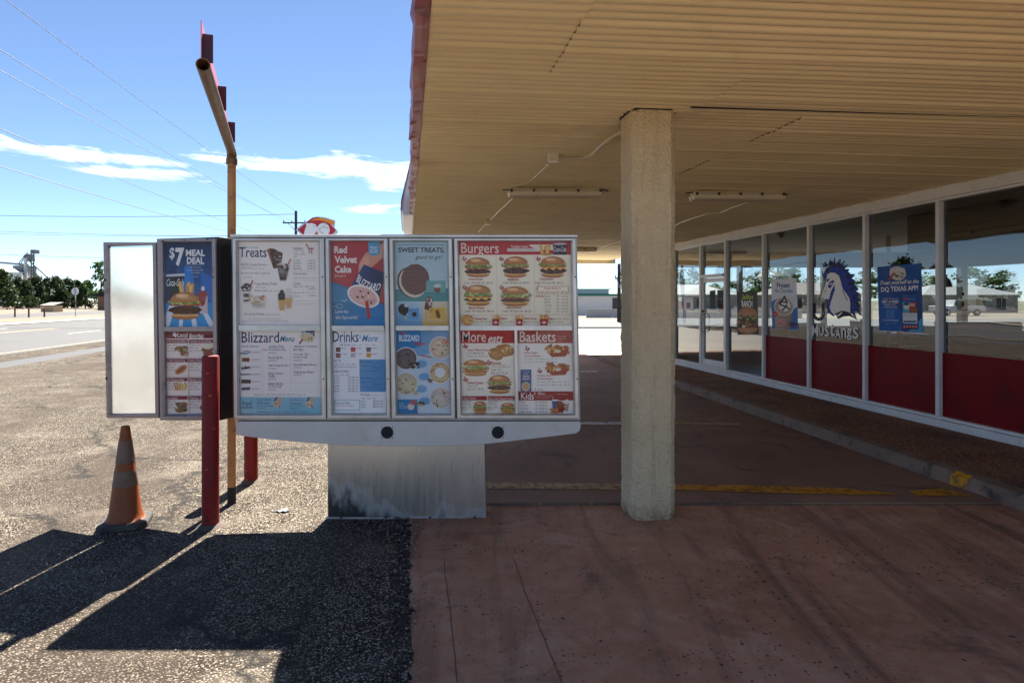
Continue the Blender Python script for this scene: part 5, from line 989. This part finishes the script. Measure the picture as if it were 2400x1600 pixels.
p = Print(SP - SN * .0205, SN, EO, ES); p.poly([(600, 832), (988, 830), (994, 1472), (610, 1476)], (246, 224, 212)); p.poly([(602, 834), (988, 832), (988, 890), (604, 892)], (116, 22, 36))
p.texas(684, 864, 17, '', (232, 220, 214)) if False else p.poly([(664, 860), (676, 858), (676, 844), (688, 844), (688, 854), (702, 858), (700, 872), (690, 886), (682, 874), (674, 874)], (232, 220, 214)); p.text(706, 846, 782, 884, 'Local', (236, 224, 218), .01); p.text(794, 852, 906, 892, 'favorites', (236, 224, 218), .02, .35)
rows = ((900, 'Family Favorites Meal', 'Chicken & Dumplings'), (1046, 'XL Chili Cheese Dog', 'Spicy Patty Melt'), (1192, 'Chili Cheese Fries', 'Nachos Deluxe'), (1332, 'Taco Salad', 'Chicken Salad'))
for k, (y, a, c) in enumerate(rows):
    for x0, x1, t in ((606, 784, a), (792, 984, c)):
        p.poly([(x0, y), (x1, y), (x1, y + 26), (x0, y + 28)], (130, 30, 42)); p.text(x0 + 6, y + 5, x1 - 14 - (6 * (20 - len(t)) if len(t) < 20 else 0), y + 24, t, (236, 216, 208), .01)
        for j in range(3): p.small(x0 + 6, y + 48 + 22 * j, x0 + 70 + 20 * (j != 1), ('Combo  9.29', '770 Cal', 'Sand  6.49   520 Cal')[j], (84, 66, 68), 12)
        cx = x1 - 42
        if k == 2: p.fries(cx - 60, y + 30, cx + 40, y + 122, False, 16)
        elif k == 1: p.ell(cx - 8, y + 84, 52, 26, (196, 136, 76), 16, -35); p.ell(cx - 8, y + 84, 40, 12, (150, 84, 46), 14, -35)
        else: p.blobs(cx - 36, y + 52, cx + 30, y + 116, 26, 20, [(150, 106, 62), (110, 80, 50), (190, 150, 96), (104, 100, 56)]); 
        if k == 0 and x0 > 700: p.poly([(900, 945), (976, 945), (968, 1020), (912, 1024)], (150, 76, 52)); p.ell(938, 950, 42, 24, (232, 218, 190), 16)
    p.line(608, y + 138, 984, y + 136, 2, (150, 110, 110))
p.line(788, 900, 802, 1466, 3, (150, 110, 110)); p.build('poster', d1)

# ------------------------------------------------------------------ pole with clearance arm
PB = Vector((-2.352, 5.30, 0)); el_ = Vector((-2.352, 5.30, 2.93)); en = at(476, 164, 3.3); en.z = 2.93
pole = thing('clearance_pole', PB, 'tan pole with rusty horizontal pipe arm carrying red plates above the menu boards', 'pole')
MB().tube([PB, PB + Vector((0, 0, 2.9))], .034, 18).build('post', POLEP, pole, smooth=True)
MB().tube([PB, PB + Vector((0, 0, .14))], .0348, 18).build('scorched_foot', mat('black_pole_foot', (.02, .016, .014), .8, 0, .3, 20), pole, smooth=True)
MB().lathe(el_ + Vector((0, 0, -.09)), [(.043, 0), (.046, .03), (.043, .05)], 18).build('collar', RUST, pole, smooth=True)
ad = (en - el_); ad.z = 0; adn = ad.normalized()
b = MB(); b.tube([el_ + Vector((0, 0, -.06)), el_ + Vector((0, 0, -.005)) + adn * .004, el_ + adn * .05 + Vector((0, 0, .012)), el_ + adn * .12 + Vector((0, 0, .012)), en + Vector((0, 0, .0))], [.037, .039, .037, .036, .036], 20, cap=False)
b.tube([en + adn * .001, en - adn * .4], [.030, .030], 20, cap=False); b.tube([en - adn * .4, en - adn * .41], [.03, .001], 20)
n = 20; pr = Vector((adn.y, -adn.x, 0)); up = Vector((0, 0, 1))
ring = [en + adn * .001 + (pr * math.cos(6.2832 * k / n) + up * math.sin(6.2832 * k / n)) * r for r in (.036, .030) for k in range(n)]
b.add(ring, [(k, (k + 1) % n, n + (k + 1) % n, n + k) for k in range(n)]); b.build('arm', RUST, pole, smooth=True)
PINK = mat('sun_through_red_plate', (.55, .12, .2), .5, 0, .1, 5)  # pink colour paints in the sun shining through the red plate
rt = Vector((-adn.y, adn.x, 0)); rt = rt if rt.x > 0 else -rt
b = MB(); L = ad.length
b.slab([el_ + adn * .16 + up * .034 - rt * .012, en - adn * .01 + up * .034 - rt * .012, en - adn * .01 + up * .235 - rt * .012, el_ + adn * .16 + up * .20 - rt * .012], rt * .004); b.build('sign_plate', PINK, pole)
for q, h in ((.02, .15), (.44, .16), (.86, .16)):
    c = en - adn * (L * q) + up * (.028 + h / 2) + rt * .018; MB().box(c, (.052, .005, h), rt, adn).build('fin', mat('dark_red_fin', (.06, .006, .012), .5), pole)

# ------------------------------------------------------------------ bollards, cone, litter
def bollard(c, h, r, label):
    t = thing('bollard', c, label, 'bollard', 'red steel bollards'); MB().lathe(c, [(r, 0), (r, .05), (r, h - .012), (r - .006, h - .003), (r - .016, h), (.001, h)], 26).build('pipe', REDB, t, smooth=True)
    MB().lathe(c, [(r + .055, -.004), (r + .03, .008), (r + .001, .022)], 22, cap=False).build('tar_footing', JO, t, smooth=True)
    for k in range(14):
        a = -1.3 + random.uniform(-1.0, 1.0); z = random.choice([.03, .05, .07, .11, .2, .42, .62, .72, 1.05, .98, 1.15]) * h / 1.28 + random.uniform(0, .03); q = random.uniform(.005, .02)
        rad = Vector((math.cos(a), math.sin(a), 0)); tn = Vector((-rad.y, rad.x, 0)); cc = c + rad * (r + .0008) + Vector((0, 0, z))
        MB().add([cc + tn * (q * x) + Vector((0, 0, q * y)) - rad * (abs(q * x) ** 2 / (2 * r)) for x, y in ((-1, -.2), (-.3, -.5), (.6, -.3), (1, .3), (.2, .35), (-.5, .5))], [(0, 1, 2, 3, 4, 5)]).build('paint_chip', random.choice([BLACK, mat('orange_undercoat', (.4, .1, .02), .7)]), t, fix=False)
    return t
c = on_ground(486, 1237); c.y += .05; bollard(c, 1.285, .061, 'tall red steel bollard in front of the narrow menu board')
c = on_ground(582, 1132); c.y += .06; bollard(c, 1.2, .061, 'red steel bollard half hidden behind the wide menu board')
c = Vector((3.16, 31, .004)); bollard(c, 1.02, .1, 'far red bollard beyond the canopy next to the board edge')

cb = on_ground(294, 1228); cb.y += .0
cone = thing('traffic_cone', cb, 'grubby orange traffic cone with two pale collars on a black base', 'cone')
ORG = mat('faded_orange_rubber', (.25, .055, .007), .55, 0, .25, 6, .1, 30, dirt=(.09, .035, .02), dscale=6, drng=(.5, .7)); RUB = mat('dusty_black_rubber', (.03, .028, .026), .75, 0, .3, 8, .2, 60, dirt=(.13, .115, .10), dscale=3, drng=(.5, .75))
q = .168; ch = .05; pts = [(q - ch, -q), (q, -q + ch), (q, q - ch), (q - ch, q), (-q + ch, q), (-q, q - ch), (-q, -q + ch), (-q + ch, -q)]
yaw = R(20); rot = lambda x, y: (x * math.cos(yaw) - y * math.sin(yaw), x * math.sin(yaw) + y * math.cos(yaw))
b = MB(); vs = []
for s, z in ((1.0, 0), (1.0, .03), (.94, .045)): vs += [cb + Vector((*rot(x * s, y * s), z)) for x, y in pts]
b.add(vs, [tuple(range(7, -1, -1)), tuple(range(16, 24))] + [(r * 8 + k, r * 8 + (k + 1) % 8, r * 8 + 8 + (k + 1) % 8, r * 8 + 8 + k) for r in (0, 1) for k in range(8)]); b.build('base', RUB, cone, bevel=.006)
CR = lambda z: .118 + (.030 - .118) * (z - .045) / .70
b = MB(); b.lathe(cb, [(.138, .045), (.128, .052), (.120, .07)] + [(CR(z), z) for z in (.1, .2, .3, .4, .5, .6, .7, .744)] + [(.026, .748), (.024, .72), (.05, .4)], 30, cap=False); b.build('shell', ORG, cone, smooth=True)
for z0, z1 in ((.30, .415), (.475, .64)):
    b = MB(); b.lathe(cb, [(CR(z) + .0018 + .0008 * (k % 2), z) for k, z in enumerate([z0, z0 + .004, (z0 + z1) / 2, z1 - .004, z1])], 30, cap=False); b.build('collar', m_cone_band(), cone, smooth=True)
b = MB(); c = on_ground(663, 1197, .004); n = 14
b.add([c + Vector((.055 * math.cos(6.2832 * k / n) * (1.25 if k % 3 else .95), .03 * math.sin(6.2832 * k / n), .004 + .008 * (k % 2))) for k in range(n)] + [c + Vector((0, 0, .012))], [(k, (k + 1) % n, n) for k in range(n)])
tag(b.build('crushed_can', GREY), 'flattened silver can on the sunlit asphalt behind the red bollard', 'litter')
b = MB(); b.tube([on_ground(1262, 1221, .012), on_ground(1274, 1226, .016), on_ground(1286, 1230, .012)], .003, 5); tag(b.build('red_twig', mat('red_straw', (.36, .05, .04), .6)), 'thin red straw lying on the brown concrete', 'litter')
rl = random.Random(21)
LF = mat('dry_leaf', (.10, .06, .035), .8, 0, .3, 30, obj=False)
for k, (u, v) in enumerate(((1848, 1302), (1930, 1306), (1736, 1256), (2130, 1388), (1752, 1352), (2325, 1322), (1200, 1330), (1512, 1480), (1350, 1400), (2010, 1300), (1320, 1450), (1640, 1420))):
    c = on_ground(u, v, .010); a = rl.uniform(0, 3); s = rl.uniform(.008, .018)
    P = [c + Vector((s * x * math.cos(a) - s * .5 * y * math.sin(a), s * x * math.sin(a) + s * .5 * y * math.cos(a), .004 * abs(y))) for x, y in ((-1, 0), (-.3, -.9), (.5, -.7), (1.2, 0), (.4, .8), (-.4, .7))]
    b = MB(); b.slab(P, (0, 0, .0012)); tag(b.build('fallen_leaf', LF, fix=False), 'small dark dry leaf lying on the brown concrete', 'leaf', 'dry leaves on the concrete')

# ------------------------------------------------------------------ roadside sign, utility poles, wires
SG = W(-5.4, 39.0); sg = thing('roadside_sign', SG, 'red lip shaped roadside sign with white letters above the menu board', 'sign')
DO, DS = (640, 480), 2352 / 180.0
sg_at = lambda x, y, d=0.0: at(DO[0] + x / DS, DO[1] + y / DS, 39.0) + Vector((0, -d, 0))
lip = [(705, 765), (800, 690), (1000, 530), (1200, 390), (1350, 360), (1600, 385), (1910, 490), (1885, 690), (1995, 825), (1900, 910), (1780, 1020), (1500, 1160), (1340, 1190), (1150, 1150), (950, 1000)]
MB().slab([sg_at(*p) for p in lip], (-.15, .55, 0)).build('cabinet', mat('pale_sign_metal', (.55, .6, .66), .4, .2, .05), sg)
ix = lambda P, k: [(1350 + (x - 1350) * k, 790 + (y - 790) * k) for x, y in P]
redp = [(762, 765), (1000, 560), (1200, 410), (1340, 378), (1440, 392), (1650, 450), (1760, 600), (1925, 785), (1780, 940), (1500, 1120), (1340, 1150), (1150, 1110), (950, 940)]
MB().slab([sg_at(*p, .02) for p in redp], (0, .03, 0)).build('red_face', mat('sign_red', (.45, .008, .03), .35, 0, .05), sg)
MB().slab([sg_at(*p, .035) for p in [(1150, 492), (1280, 430), (1440, 398), (1650, 425), (1885, 505), (1860, 625), (1700, 555), (1550, 500), (1380, 470)]], (0, .02, 0)).build('orange_swoosh', mat('sign_orange', (.72, .27, .01), .35, 0, .05), sg)
pl = mat('sign_white', (.78, .82, .86), .4, 0, .05)
D = [(1000, 570), (1200, 565), (1300, 600), (1365, 690), (1350, 800), (1290, 880), (1180, 950), (940, 950), (985, 760), (1035, 620), (1000, 605)]
MB().slab([sg_at(*p, .04) for p in D], (0, .015, 0)).build('letter_d', pl, sg)
Q = [(1545 + 195 * math.cos(R(a)), 765 + 205 * math.sin(R(a))) for a in range(0, 360, 15)]
MB().slab([sg_at(*p, .045) for p in Q], (0, .015, 0)).build('letter_q', pl, sg)
for a, c in (((1385, 790), (1650, 600)), ((1560, 712), (1735, 712)), ((1420, 780), (1560, 900)), ((1240, 640), (1300, 690))): MB().tube([sg_at(*a, .06), sg_at(*c, .06)], .012, 5).build('tube_strut', GREY, sg)
MB().tube([SG, SG + Vector((0, .25, 6.4))], .12, 12).build('post', GREY, sg, smooth=True)

def upole(c, h, label, arm=1.0):
    t = thing('utility_pole', c, label, 'utility pole', 'wooden utility poles')
    MB().tube([c, c + Vector((0, 0, h))], [.17, .12], 10).build('post', WOOD, t, smooth=True)
    MB().box(c + Vector((0, -.14, h - 1.15)), (2.4 * arm, .1, .12)).build('crossarm', WOOD, t)
    MB().tube([c + Vector((-.7 * arm, -.14, h - 1.2)), c + Vector((0, -.13, h - 1.9))], .03, 5).build('brace', GREY, t); MB().tube([c + Vector((.7 * arm, -.14, h - 1.2)), c + Vector((0, -.13, h - 1.9))], .03, 5).build('brace', GREY, t)
    for x in (-1.1, -.35, .9): MB().lathe(c + Vector((x * arm, -.14, h - 1.08)), [(.03, 0), (.06, .05), (.06, .12), (.03, .16)], 8).build('insulator', WIRE, t)
    return t
P1 = W(-10.6, 60); upole(P1, 10.2, 'wooden utility pole with crossarm just left of the red lip sign')
P0 = W(-10.6, 12.5); upole(P0, 10.2, 'near wooden utility pole beside the road, out past the left edge')
P2 = W(-10.6, 108); upole(P2, 10.2, 'distant wooden utility pole farther down the road behind the red lip sign')
P3 = at(1451, 752, 50); P3.z = 0; upole(P3, 4.6, 'dark utility pole beyond the canopy beside the cream column', .3)
def wire(a, c, sag, label, r=.012):
    P = [a.lerp(c, k / 24) - Vector((0, 0, sag * 4 * (k / 24) * (1 - k / 24))) for k in range(25)]
    b = MB(); b.tube(P, r, 4); tag(b.build('overhead_wire', WIRE), label, 'wire', 'overhead wires along the road')
def wp(L, H, Y): return W(L, Y, H)
for (L, H, Y0, L1, H1, Y1, sg_, lab) in ((-10.6, 10.1, -20, -10.6, 10.15, 60, .5, 'topmost overhead wire running from the upper left corner to the utility pole'), (-11.2, 9.2, -20, -11.6, 9.2, 60, .5, 'second overhead wire below the topmost one in the sky'),
        (-11.9, 8.9, -20, -10.9, 9.2, 60, .9, 'third overhead wire crossing behind the pipe arm'), (-11.3, 7.0, -15, -10.8, 6.9, 60, .6, 'faint overhead wire sloping down to the left cloud'),
        (-11.3, 5.3, 0, -10.6, 6.9, 60, .5, 'low dark overhead wire dropping to the narrow menu board')):
    wire(wp(L, H, Y0), wp(L1, H1, Y1), sg_, lab, .0115)
wire(at(-60, 504, 62), P1 + Vector((0, 0, 9.9)), .2, 'level thin wire running left from the top of the utility pole', .02)
wire(at(-60, 540, 90), at(700, 555, 90), .2, 'upper of two level thin wires just above the boards', .022); wire(at(-60, 546, 95), at(700, 551, 95), .3, 'lower of two level thin wires just above the boards', .02)
wire(at(-60, 593, 80), at(330, 606, 80), .1, 'level thin wire passing in front of the grain elevator', .022)
wire(at(1340, 660, 55), at(1470, 617, 50), .1, 'slanting thin wire seen under the canopy end', .014)

st = on_ground(177, 742); st.z = 0; ss = thing('stop_sign', st, 'pale back of an octagonal stop sign on a post across the road', 'sign')
MB().tube([st + Vector((0, 0, 0)), st + Vector((0, 0, 3.0))], .035, 8).build('post', GREY, ss); cc = st + Vector((0, -.05, 2.65)); oc = [cc + Vector((.41 * math.cos(R(22.5 + 45 * k)), 0, .41 * math.sin(R(22.5 + 45 * k)))) for k in range(8)]
MB().slab(oc, (0, -.01, 0)).build('sign_back', mat('bare_sign_aluminium', (.66, .68, .7), .45, .1, .05), ss); MB().box(cc + Vector((0, -.03, 0)), (.12, .02, .62)).build('brace_plate', GREY, ss); MB().box(st + Vector((0, -.04, 1.45)), (.09, .02, .36)).build('red_reflector', REDB, ss)
rail = on_ground(60, 743); rail.z = 0; rf = thing('pipe_barrier', rail, 'dark red pipe barrier with three posts across the road', 'barrier')
DR = mat('dark_red_pipe', (.10, .02, .018), .6); rp_ = [on_ground(u, v) for u, v in ((-60, 746), (35, 743), (67.5, 744), (104, 743))]
for p in rp_: MB().tube([p, p + Vector((0, 0, .95))], .075, 8).build('post', DR, rf)
MB().tube([p + Vector((0, 0, .92)) for p in rp_], .055, 8).build('top_rail', DR, rf)

# ------------------------------------------------------------------ things across the road
SILV = mat('galvanised_silo', (.62, .65, .69), .45, .2, .06, .3, obj=False); STEELD = mat('elevator_steel', (.12, .14, .16), .6, .3, .15, .3, obj=False); CONW = mat('pale_silo_concrete', (.5, .5, .5), .8, 0, .08, .2, obj=False)
def silo(u, w, vtop, veave, Y, label, rings=8):
    c = at(u, 704, Y); c.z = -.03; r = w / 2 / FPX * Y; he = 1.7 + (704 - veave) / FPX * Y; ht = 1.7 + (704 - vtop) / FPX * Y
    t = thing('grain_silo', c, label, 'silo', 'grain silos'); b = MB(); prof = []
    for k in range(rings): z0, z1 = he * k / rings, he * (k + 1) / rings; prof += [(r, z0), (r * 1.006, (z0 + z1) / 2), (r, z1)]
    b.lathe(c, prof, 32); b.build('wall', SILV, t, smooth=True); MB().lathe(c + Vector((0, 0, he)), [(r * 1.03, -.1), (r * .5, (ht - he) * .62), (r * .12, ht - he), (r * .1, ht - he + .8), (.01, ht - he + .9)], 32).build('roof', SILV, t, smooth=True)
    return t
silo(-12, 104, 617, 637, 300, 'large galvanised grain silo at the left edge of the picture', 14); silo(104, 18, 664, 671, 290, 'small silver silo roof peeking above the dark trees', 5)
ec = at(62, 704, 310); ec.z = -.03; ge = thing('grain_elevator', ec, 'dark steel grain elevator tower with conveyor bridge and sloping spouts', 'grain elevator')
def ep(u, v, Y=310): return at(u, v, Y)
MB().slab([ep(30, 622), ep(57, 622), ep(57, 640), ep(52, 652), ep(40, 652), ep(30, 634)], (0, 8, 0)).build('bin', STEELD, ge)
MB().slab([ep(42, 645), ep(70, 645), ep(70, 720), ep(42, 720)], (0, 6, 0)).build('concrete_shaft', CONW, ge)
MB().tube([ep(60, 605, 308), ep(60, 720, 308)], .7, 8).build('leg_pipe', CONW, ge)
for u in (73.5, 79): MB().tube([ep(u, 590, 307), ep(u, 720, 307)], .28, 6).build('tower_leg', STEELD, ge)
for k in range(14): MB().box(ep(76.5, 598 + 9 * k, 307), (2.2, .8, .12)).build('platform', STEELD, ge)
MB().slab([ep(71, 585), ep(82, 585), ep(82, 594), ep(71, 594)], (0, 3, 0)).build('head_house', STEELD, ge); MB().slab([ep(58, 595), ep(70, 595), ep(72, 612), ep(56, 612)], (0, 3, 0)).build('distributor', STEELD, ge)
MB().tube([ep(-30, 613), ep(66, 621)], .5, 6).build('conveyor', STEELD, ge); MB().tube([ep(70, 612), ep(117, 655)], .35, 6).build('spout', STEELD, ge)
for a, c in (((58, 598), (42, 620)), ((60, 600), (46, 622)), ((78, 630), (95, 660)), ((78, 634), (104, 660)), ((78, 638), (90, 664)), ((66, 590), (56, 604))): MB().tube([ep(*a), ep(*c)], .22, 5).build('spout', STEELD, ge)
c = on_ground(113, 731); sh = thing('tan_shed', c, 'small tan bin shed with sloping lid across the road', 'shed')
x0 = Vector((1, 0, 0)); Z = Vector((0, 0, 1)); b = MB(); wd = 2.3
b.slab([c + x0 * -1.1, c + x0 * .75, c + x0 * .75 + Z * .95, c + x0 * -1.1 + Z * .95], (.35, 1.5, 0)); b.build('body', mat('tan_shed_board', (.50, .36, .21), .8, 0, .1, 2), sh)
b = MB(); b.slab([c + x0 * -1.2 + Z * .96 + Vector((0, -.1, 0)), c + x0 * .8 + Z * .96 + Vector((0, -.1, 0)), c + Vector((1.15, 1.6, 1.38)), c + Vector((-.85, 1.6, 1.38))], (0, 0, .05)); b.build('lid', mat('grey_shed_lid', (.34, .33, .29), .7), sh)
c = at(262, 704, 112); c.z = -.03; bh = thing('brick_building', c, 'brown brick building with black gable roof left of the frosted door', 'building')
BRK = mat('brown_brick', (.26, .15, .085), .85, 0, .2, 5, .2, 12, dirt=(.15, .08, .05), dscale=2.5); b = MB(); b.box(c + Vector((1.8, 3, 1.25)), (8.0, 7, 2.5)); b.build('wall', BRK, bh)
b = MB(); b.slab([c + Vector((-2.9, -.9, 2.45)), c + Vector((6.5, -.9, 2.45)), c + Vector((6.5, -.9, 2.65)), c + Vector((1.9, -.9, 4.6)), c + Vector((-2.9, -.9, 2.65))], (0, 8, 0)); b.build('roof', BLACK, bh)

# green trimmed building, concrete wall and houses to the right
GT = mat('green_trim', (.0, .14, .085), .5); WW = mat('white_block_wall', (.72, .70, .66), .8, 0, .05, 1); c = Vector((9.0, 72, 0)); gb = thing('white_building', c, 'low white building with dark green roof trim seen under the canopy', 'building')
MB().slab([(3, 72, 0), (18.5, 72, 0), (18.5, 90, 0), (3, 90, 0)], (0, 0, 2.22)).build('wall', WW, gb); MB().slab([(2.8, 71.8, 2.221), (18.8, 71.8, 2.221), (18.8, 90.2, 2.221), (2.8, 90.2, 2.221)], (0, 0, .24)).build('green_trim', GT, gb)
MB().slab([(3.5, 73, 2.462), (11.2, 73, 2.462), (11.2, 73, 2.95), (3.5, 73, 2.95)], (0, 6, 0)).build('rooftop_unit', mat('grey_unit', (.5, .5, .5), .6), gb); MB().slab([(3.2, 72.9, 2.952), (11.5, 72.9, 2.952), (11.5, 79.2, 2.952), (3.2, 79.2, 2.952)], (0, 0, .1)).build('unit_trim', GT, gb)
for x in (12.3, 14.4, 16.5):
    w_ = MB().box((x, 71.98, 1.25), (1.7, .06, 1.5)).build('window', DARKM, gb); MB().box((x, 71.93, 1.25), (.06, .05, 1.5)).build('window_bar', WHITE, w_)
c = Vector((9, 62, 0)); cw = thing('concrete_wall', c, 'low grey concrete panel wall in front of the white building', 'wall'); CB = mat('grey_concrete_panel', (.42, .41, .40), .85, 0, .12, 1)
for k in range(8): MB().slab([(7.3 + 2.6 * k, 62 - .12 * k, 0), (9.86 + 2.6 * k, 61.9 - .12 * k, 0), (9.86 + 2.6 * k, 61.9 - .12 * k, .86), (7.3 + 2.6 * k, 62 - .12 * k, .86)], (0, .2, 0)).build('panel', CB, cw)
def house(c, w, d, h, rh, wallc, roofc, label):
    t = thing('house', c, label, 'house', 'houses beyond the dining room'); x = Vector((1, 0, 0))
    wm = mat('house_wall', wallc, .8, 0, .05, 1); MB().box(c + Vector((0, d / 2, h / 2)), (w, d, h)).build('wall', wm, t)
    b = MB(); o = .5; A = [c + Vector((sx * (w / 2 + o), -o if sy < 0 else d + o, h)) for sx, sy in ((-1, -1), (1, -1), (1, 1), (-1, 1))]; r0, r1 = c + Vector((-w * .22, d / 2, h + rh)), c + Vector((w * .22, d / 2, h + rh))
    b.add(A + [r0, r1], [(0, 1, 5, 4), (1, 2, 5), (2, 3, 4, 5), (3, 0, 4), (3, 2, 1, 0)]); b.build('roof', mat('house_roof', roofc, .8, 0, .1, 1), t)
    for k in (-.28, .1, .32): f = MB().box(c + Vector((w * k, -.03, h * .55)), (1.2, .08, 1.2)).build('window', DARKM, t); MB().box(c + Vector((w * k, -.09, h * .55)), (.06, .04, 1.2)).build('window_bar', WHITE, f)
    MB().box(c + Vector((-w * .1, -.03, 1.0)), (.95, .08, 2.0)).build('door', REDF, t)
house(Vector((64, 88, -.02)), 13, 8, 2.5, 1.5, (.4, .36, .3), (.24, .25, .26), 'grey roofed house seen through the rightmost window'); house(Vector((41, 84, -.02)), 11, 8, 2.5, 1.7, (.36, .31, .26), (.18, .15, .14), 'brown roofed house seen through the window beside the app poster')
house(Vector((27, 95, -.02)), 14, 10, 2.6, 1.6, (.42, .42, .41), (.36, .36, .36), 'pale gabled house seen through the glass right of the door')
strip('lawn', 24, 70, 30, 37.4, .01, mat('green_lawn', (.12, .2, .05), .9, 0, .25, 2, obj=False)); strip('rear_yard', 14.2, 46, -20, 30, .012, mat('rear_yard_tarmac', (.2, .19, .18), .85, 0, .15, .5, obj=False))

# white pickup parked beyond the dining room
pc = Vector((50, 71, .01)); pk = thing('pickup_truck', pc, 'white pickup truck parked beyond the dining room windows', 'pickup')
prof = [(-2.6, .5), (2.6, .5), (2.65, .95), (2.5, 1.05), (1.15, 1.12), (.45, 1.72), (-.75, 1.74), (-.95, 1.1), (-2.6, 1.08)]
bd = MB(); bd.slab([pc + Vector((x, -.9, z)) for x, z in prof], (0, 1.8, 0)); bd.build('body', mat('white_car_paint', (.7, .7, .7), .3), pk, bevel=.05)
MB().slab([pc + Vector((x, -.915, z)) for x, z in ((.95, 1.14), (.4, 1.64), (-.15, 1.65), (-.15, 1.14))], (0, .02, 0)).build('window', DARKM, pk); MB().slab([pc + Vector((x, -.915, z)) for x, z in ((-.22, 1.14), (-.22, 1.65), (-.7, 1.66), (-.86, 1.14))], (0, .02, 0)).build('window', DARKM, pk)
for x in (-1.65, 1.65):
    for y in (-.82, .82):
        w_ = MB().tube([pc + Vector((x, y - .12, .37)), pc + Vector((x, y + .12, .37))], .37, 20).build('wheel', BLACK, pk); MB().tube([pc + Vector((x, y - .13, .37)), pc + Vector((x, y + .13, .37))], .2, 14).build('rim', GREY, w_)
for x, m in ((2.6, WHITE), (-2.6, REDF)): MB().box(pc + Vector((x, -.7, .85)), (.12, .3, .16)).build('headlight' if x > 0 else 'tail_light', m, pk)

# ------------------------------------------------------------------ trees
def leafmesh(name, kind, seed, m):
    r = random.Random(seed); b = MB(); H = 1.0; cl = []
    if kind == 'juniper':
        for k in range(34): z = .08 + .9 * (k / 33) ** .9; rr = (.36 * (1 - z) ** .5) * r.uniform(.6, 1.15); a = r.uniform(0, 6.28); cl.append((rr * math.cos(a), rr * math.sin(a), z, r.uniform(.09, .15)))
        n, s = 90, .03
    else:
        for k in range(30): a = r.uniform(0, 6.28); z = r.uniform(.16, .95); rr = .36 * math.sqrt(max(0.02, 1 - ((z - .55) / .45) ** 2)) * r.uniform(.4, 1.1); cl.append((rr * math.cos(a), rr * math.sin(a), z, r.uniform(.07, .13)))
        n, s = 60, .026
    vs = []; fs = []
    for (x, y, z, q) in cl:
        for k in range(n):
            d = Vector((r.gauss(0, 1), r.gauss(0, 1), r.gauss(0, .75))).normalized() * q * r.uniform(.35, 1.1); c = Vector((x, y, z)) + d
            nn = Vector((r.gauss(0, 1), r.gauss(0, 1), r.gauss(0, 1))).normalized(); t = nn.orthogonal().normalized(); u = nn.cross(t); e = s * r.uniform(.6, 1.4)
            i = len(vs); vs += [c + t * e, c + u * e * .7, c - t * e, c - u * e * .7]; fs.append((i, i + 1, i + 2, i + 3))
    me = bpy.data.meshes.new(name); me.from_pydata(vs, [], fs); me.materials.append(m); me.update()
    tb = MB(); tb.tube([(0, 0, 0), (0.01, 0, .3), (.0, .01, .75)], [.03, .022, .006], 7)
    for k in range(9):
        x, y, z, q = cl[k * 3]; tb.tube([(0, 0, max(.1, z - .16)), (x, y, z)], [.012, .004], 5)
    tm = bpy.data.meshes.new('trunk'); tm.from_pydata(tb.v, [], tb.f); tm.materials.append(WOOD); tm.update()
    return me, tm
JUN = m_leaf('juniper_needles', (.018, .034, .014), (.05, .075, .024)); BRD = m_leaf('broad_leaves', (.035, .085, .02), (.07, .14, .035)); PAL = m_leaf('pale_leaves', (.07, .12, .04), (.12, .17, .06))
JM = [leafmesh('juniper_crown', 'juniper', s, JUN) for s in (1, 2, 3)]; BM = [leafmesh('broadleaf_crown', 'b', s, BRD) for s in (4, 5)]; PM = [leafmesh('pale_crown', 'b', s, PAL) for s in (6,)]
def tree(kind, pos, h, w, label, group, k=0):
    me, tm = {'j': JM, 'b': BM, 'p': PM}[kind][k % {'j': 3, 'b': 2, 'p': 1}[kind]]
    t = thing({'j': 'juniper_tree', 'b': 'leafy_tree', 'p': 'leafy_tree'}[kind], pos, label, 'tree', group)
    for nm, m in (('crown', me), ('trunk', tm)):
        o = bpy.data.objects.new(nm, m); sc.collection.objects.link(o); o.parent = t; o.scale = (h * w, h * w, h); o.rotation_euler.z = k * 1.3
    return t
jl = 'dark juniper in the row of evergreens across the road'
for k, (u, vt, w) in enumerate(((18, 654, 1.15), (40, 656, 1.1), (62, 653, 1.2), (86, 654, 1.2), (112, 651, 1.15), (132, 652, 1.2), (158, 656, 1.25), (182, 659, 1.25), (200, 662, 1.2), (-14, 656, 1.2), (74, 690, 1.5), (146, 668, 1.3))):
    Y = 138 + 5 * math.sin(k * 2.1); c = at(u, 704, Y); c.z = -.03; h = 1.75 + (704 - vt) / FPX * Y; h *= .86 + .2 * abs(math.sin(k * 1.7)); tree('j', c, h, w * .74, jl if k != 10 else 'low dark juniper bush in front of the evergreen row', 'junipers across the road', k)
for k in range(14):                                              # the row goes on to the left, as the shop windows mirror it
    Y = 120 - k * 8.5; c = W(-78 - 4 * math.sin(k), Y, -.03); tree('j', c, 7.5 + 1.5 * math.sin(k * 1.9), 1.2, jl, 'junipers across the road', k + 1)
for u, vt, Y, w in ((236, 612, 132, .95), (252, 640, 140, .9)): c = at(u, 704, Y); c.z = -.03; tree('b', c, 1.75 + (704 - vt) / FPX * Y, w, 'tall leafy green tree behind the brick building' if vt < 620 else 'shorter leafy tree beside the brick building roof', 'leafy trees', int(u) % 2)
for k in range(16):
    Y = 118 + 6 * math.sin(k * 1.7); X = 26 + k * 7; tree('p', Vector((X, Y, -.03)), 7.0 + 1.5 * math.sin(k * 2.3), 1.7, 'pale green leafy tree in the far row seen through the shop windows', 'trees beyond the houses', k)
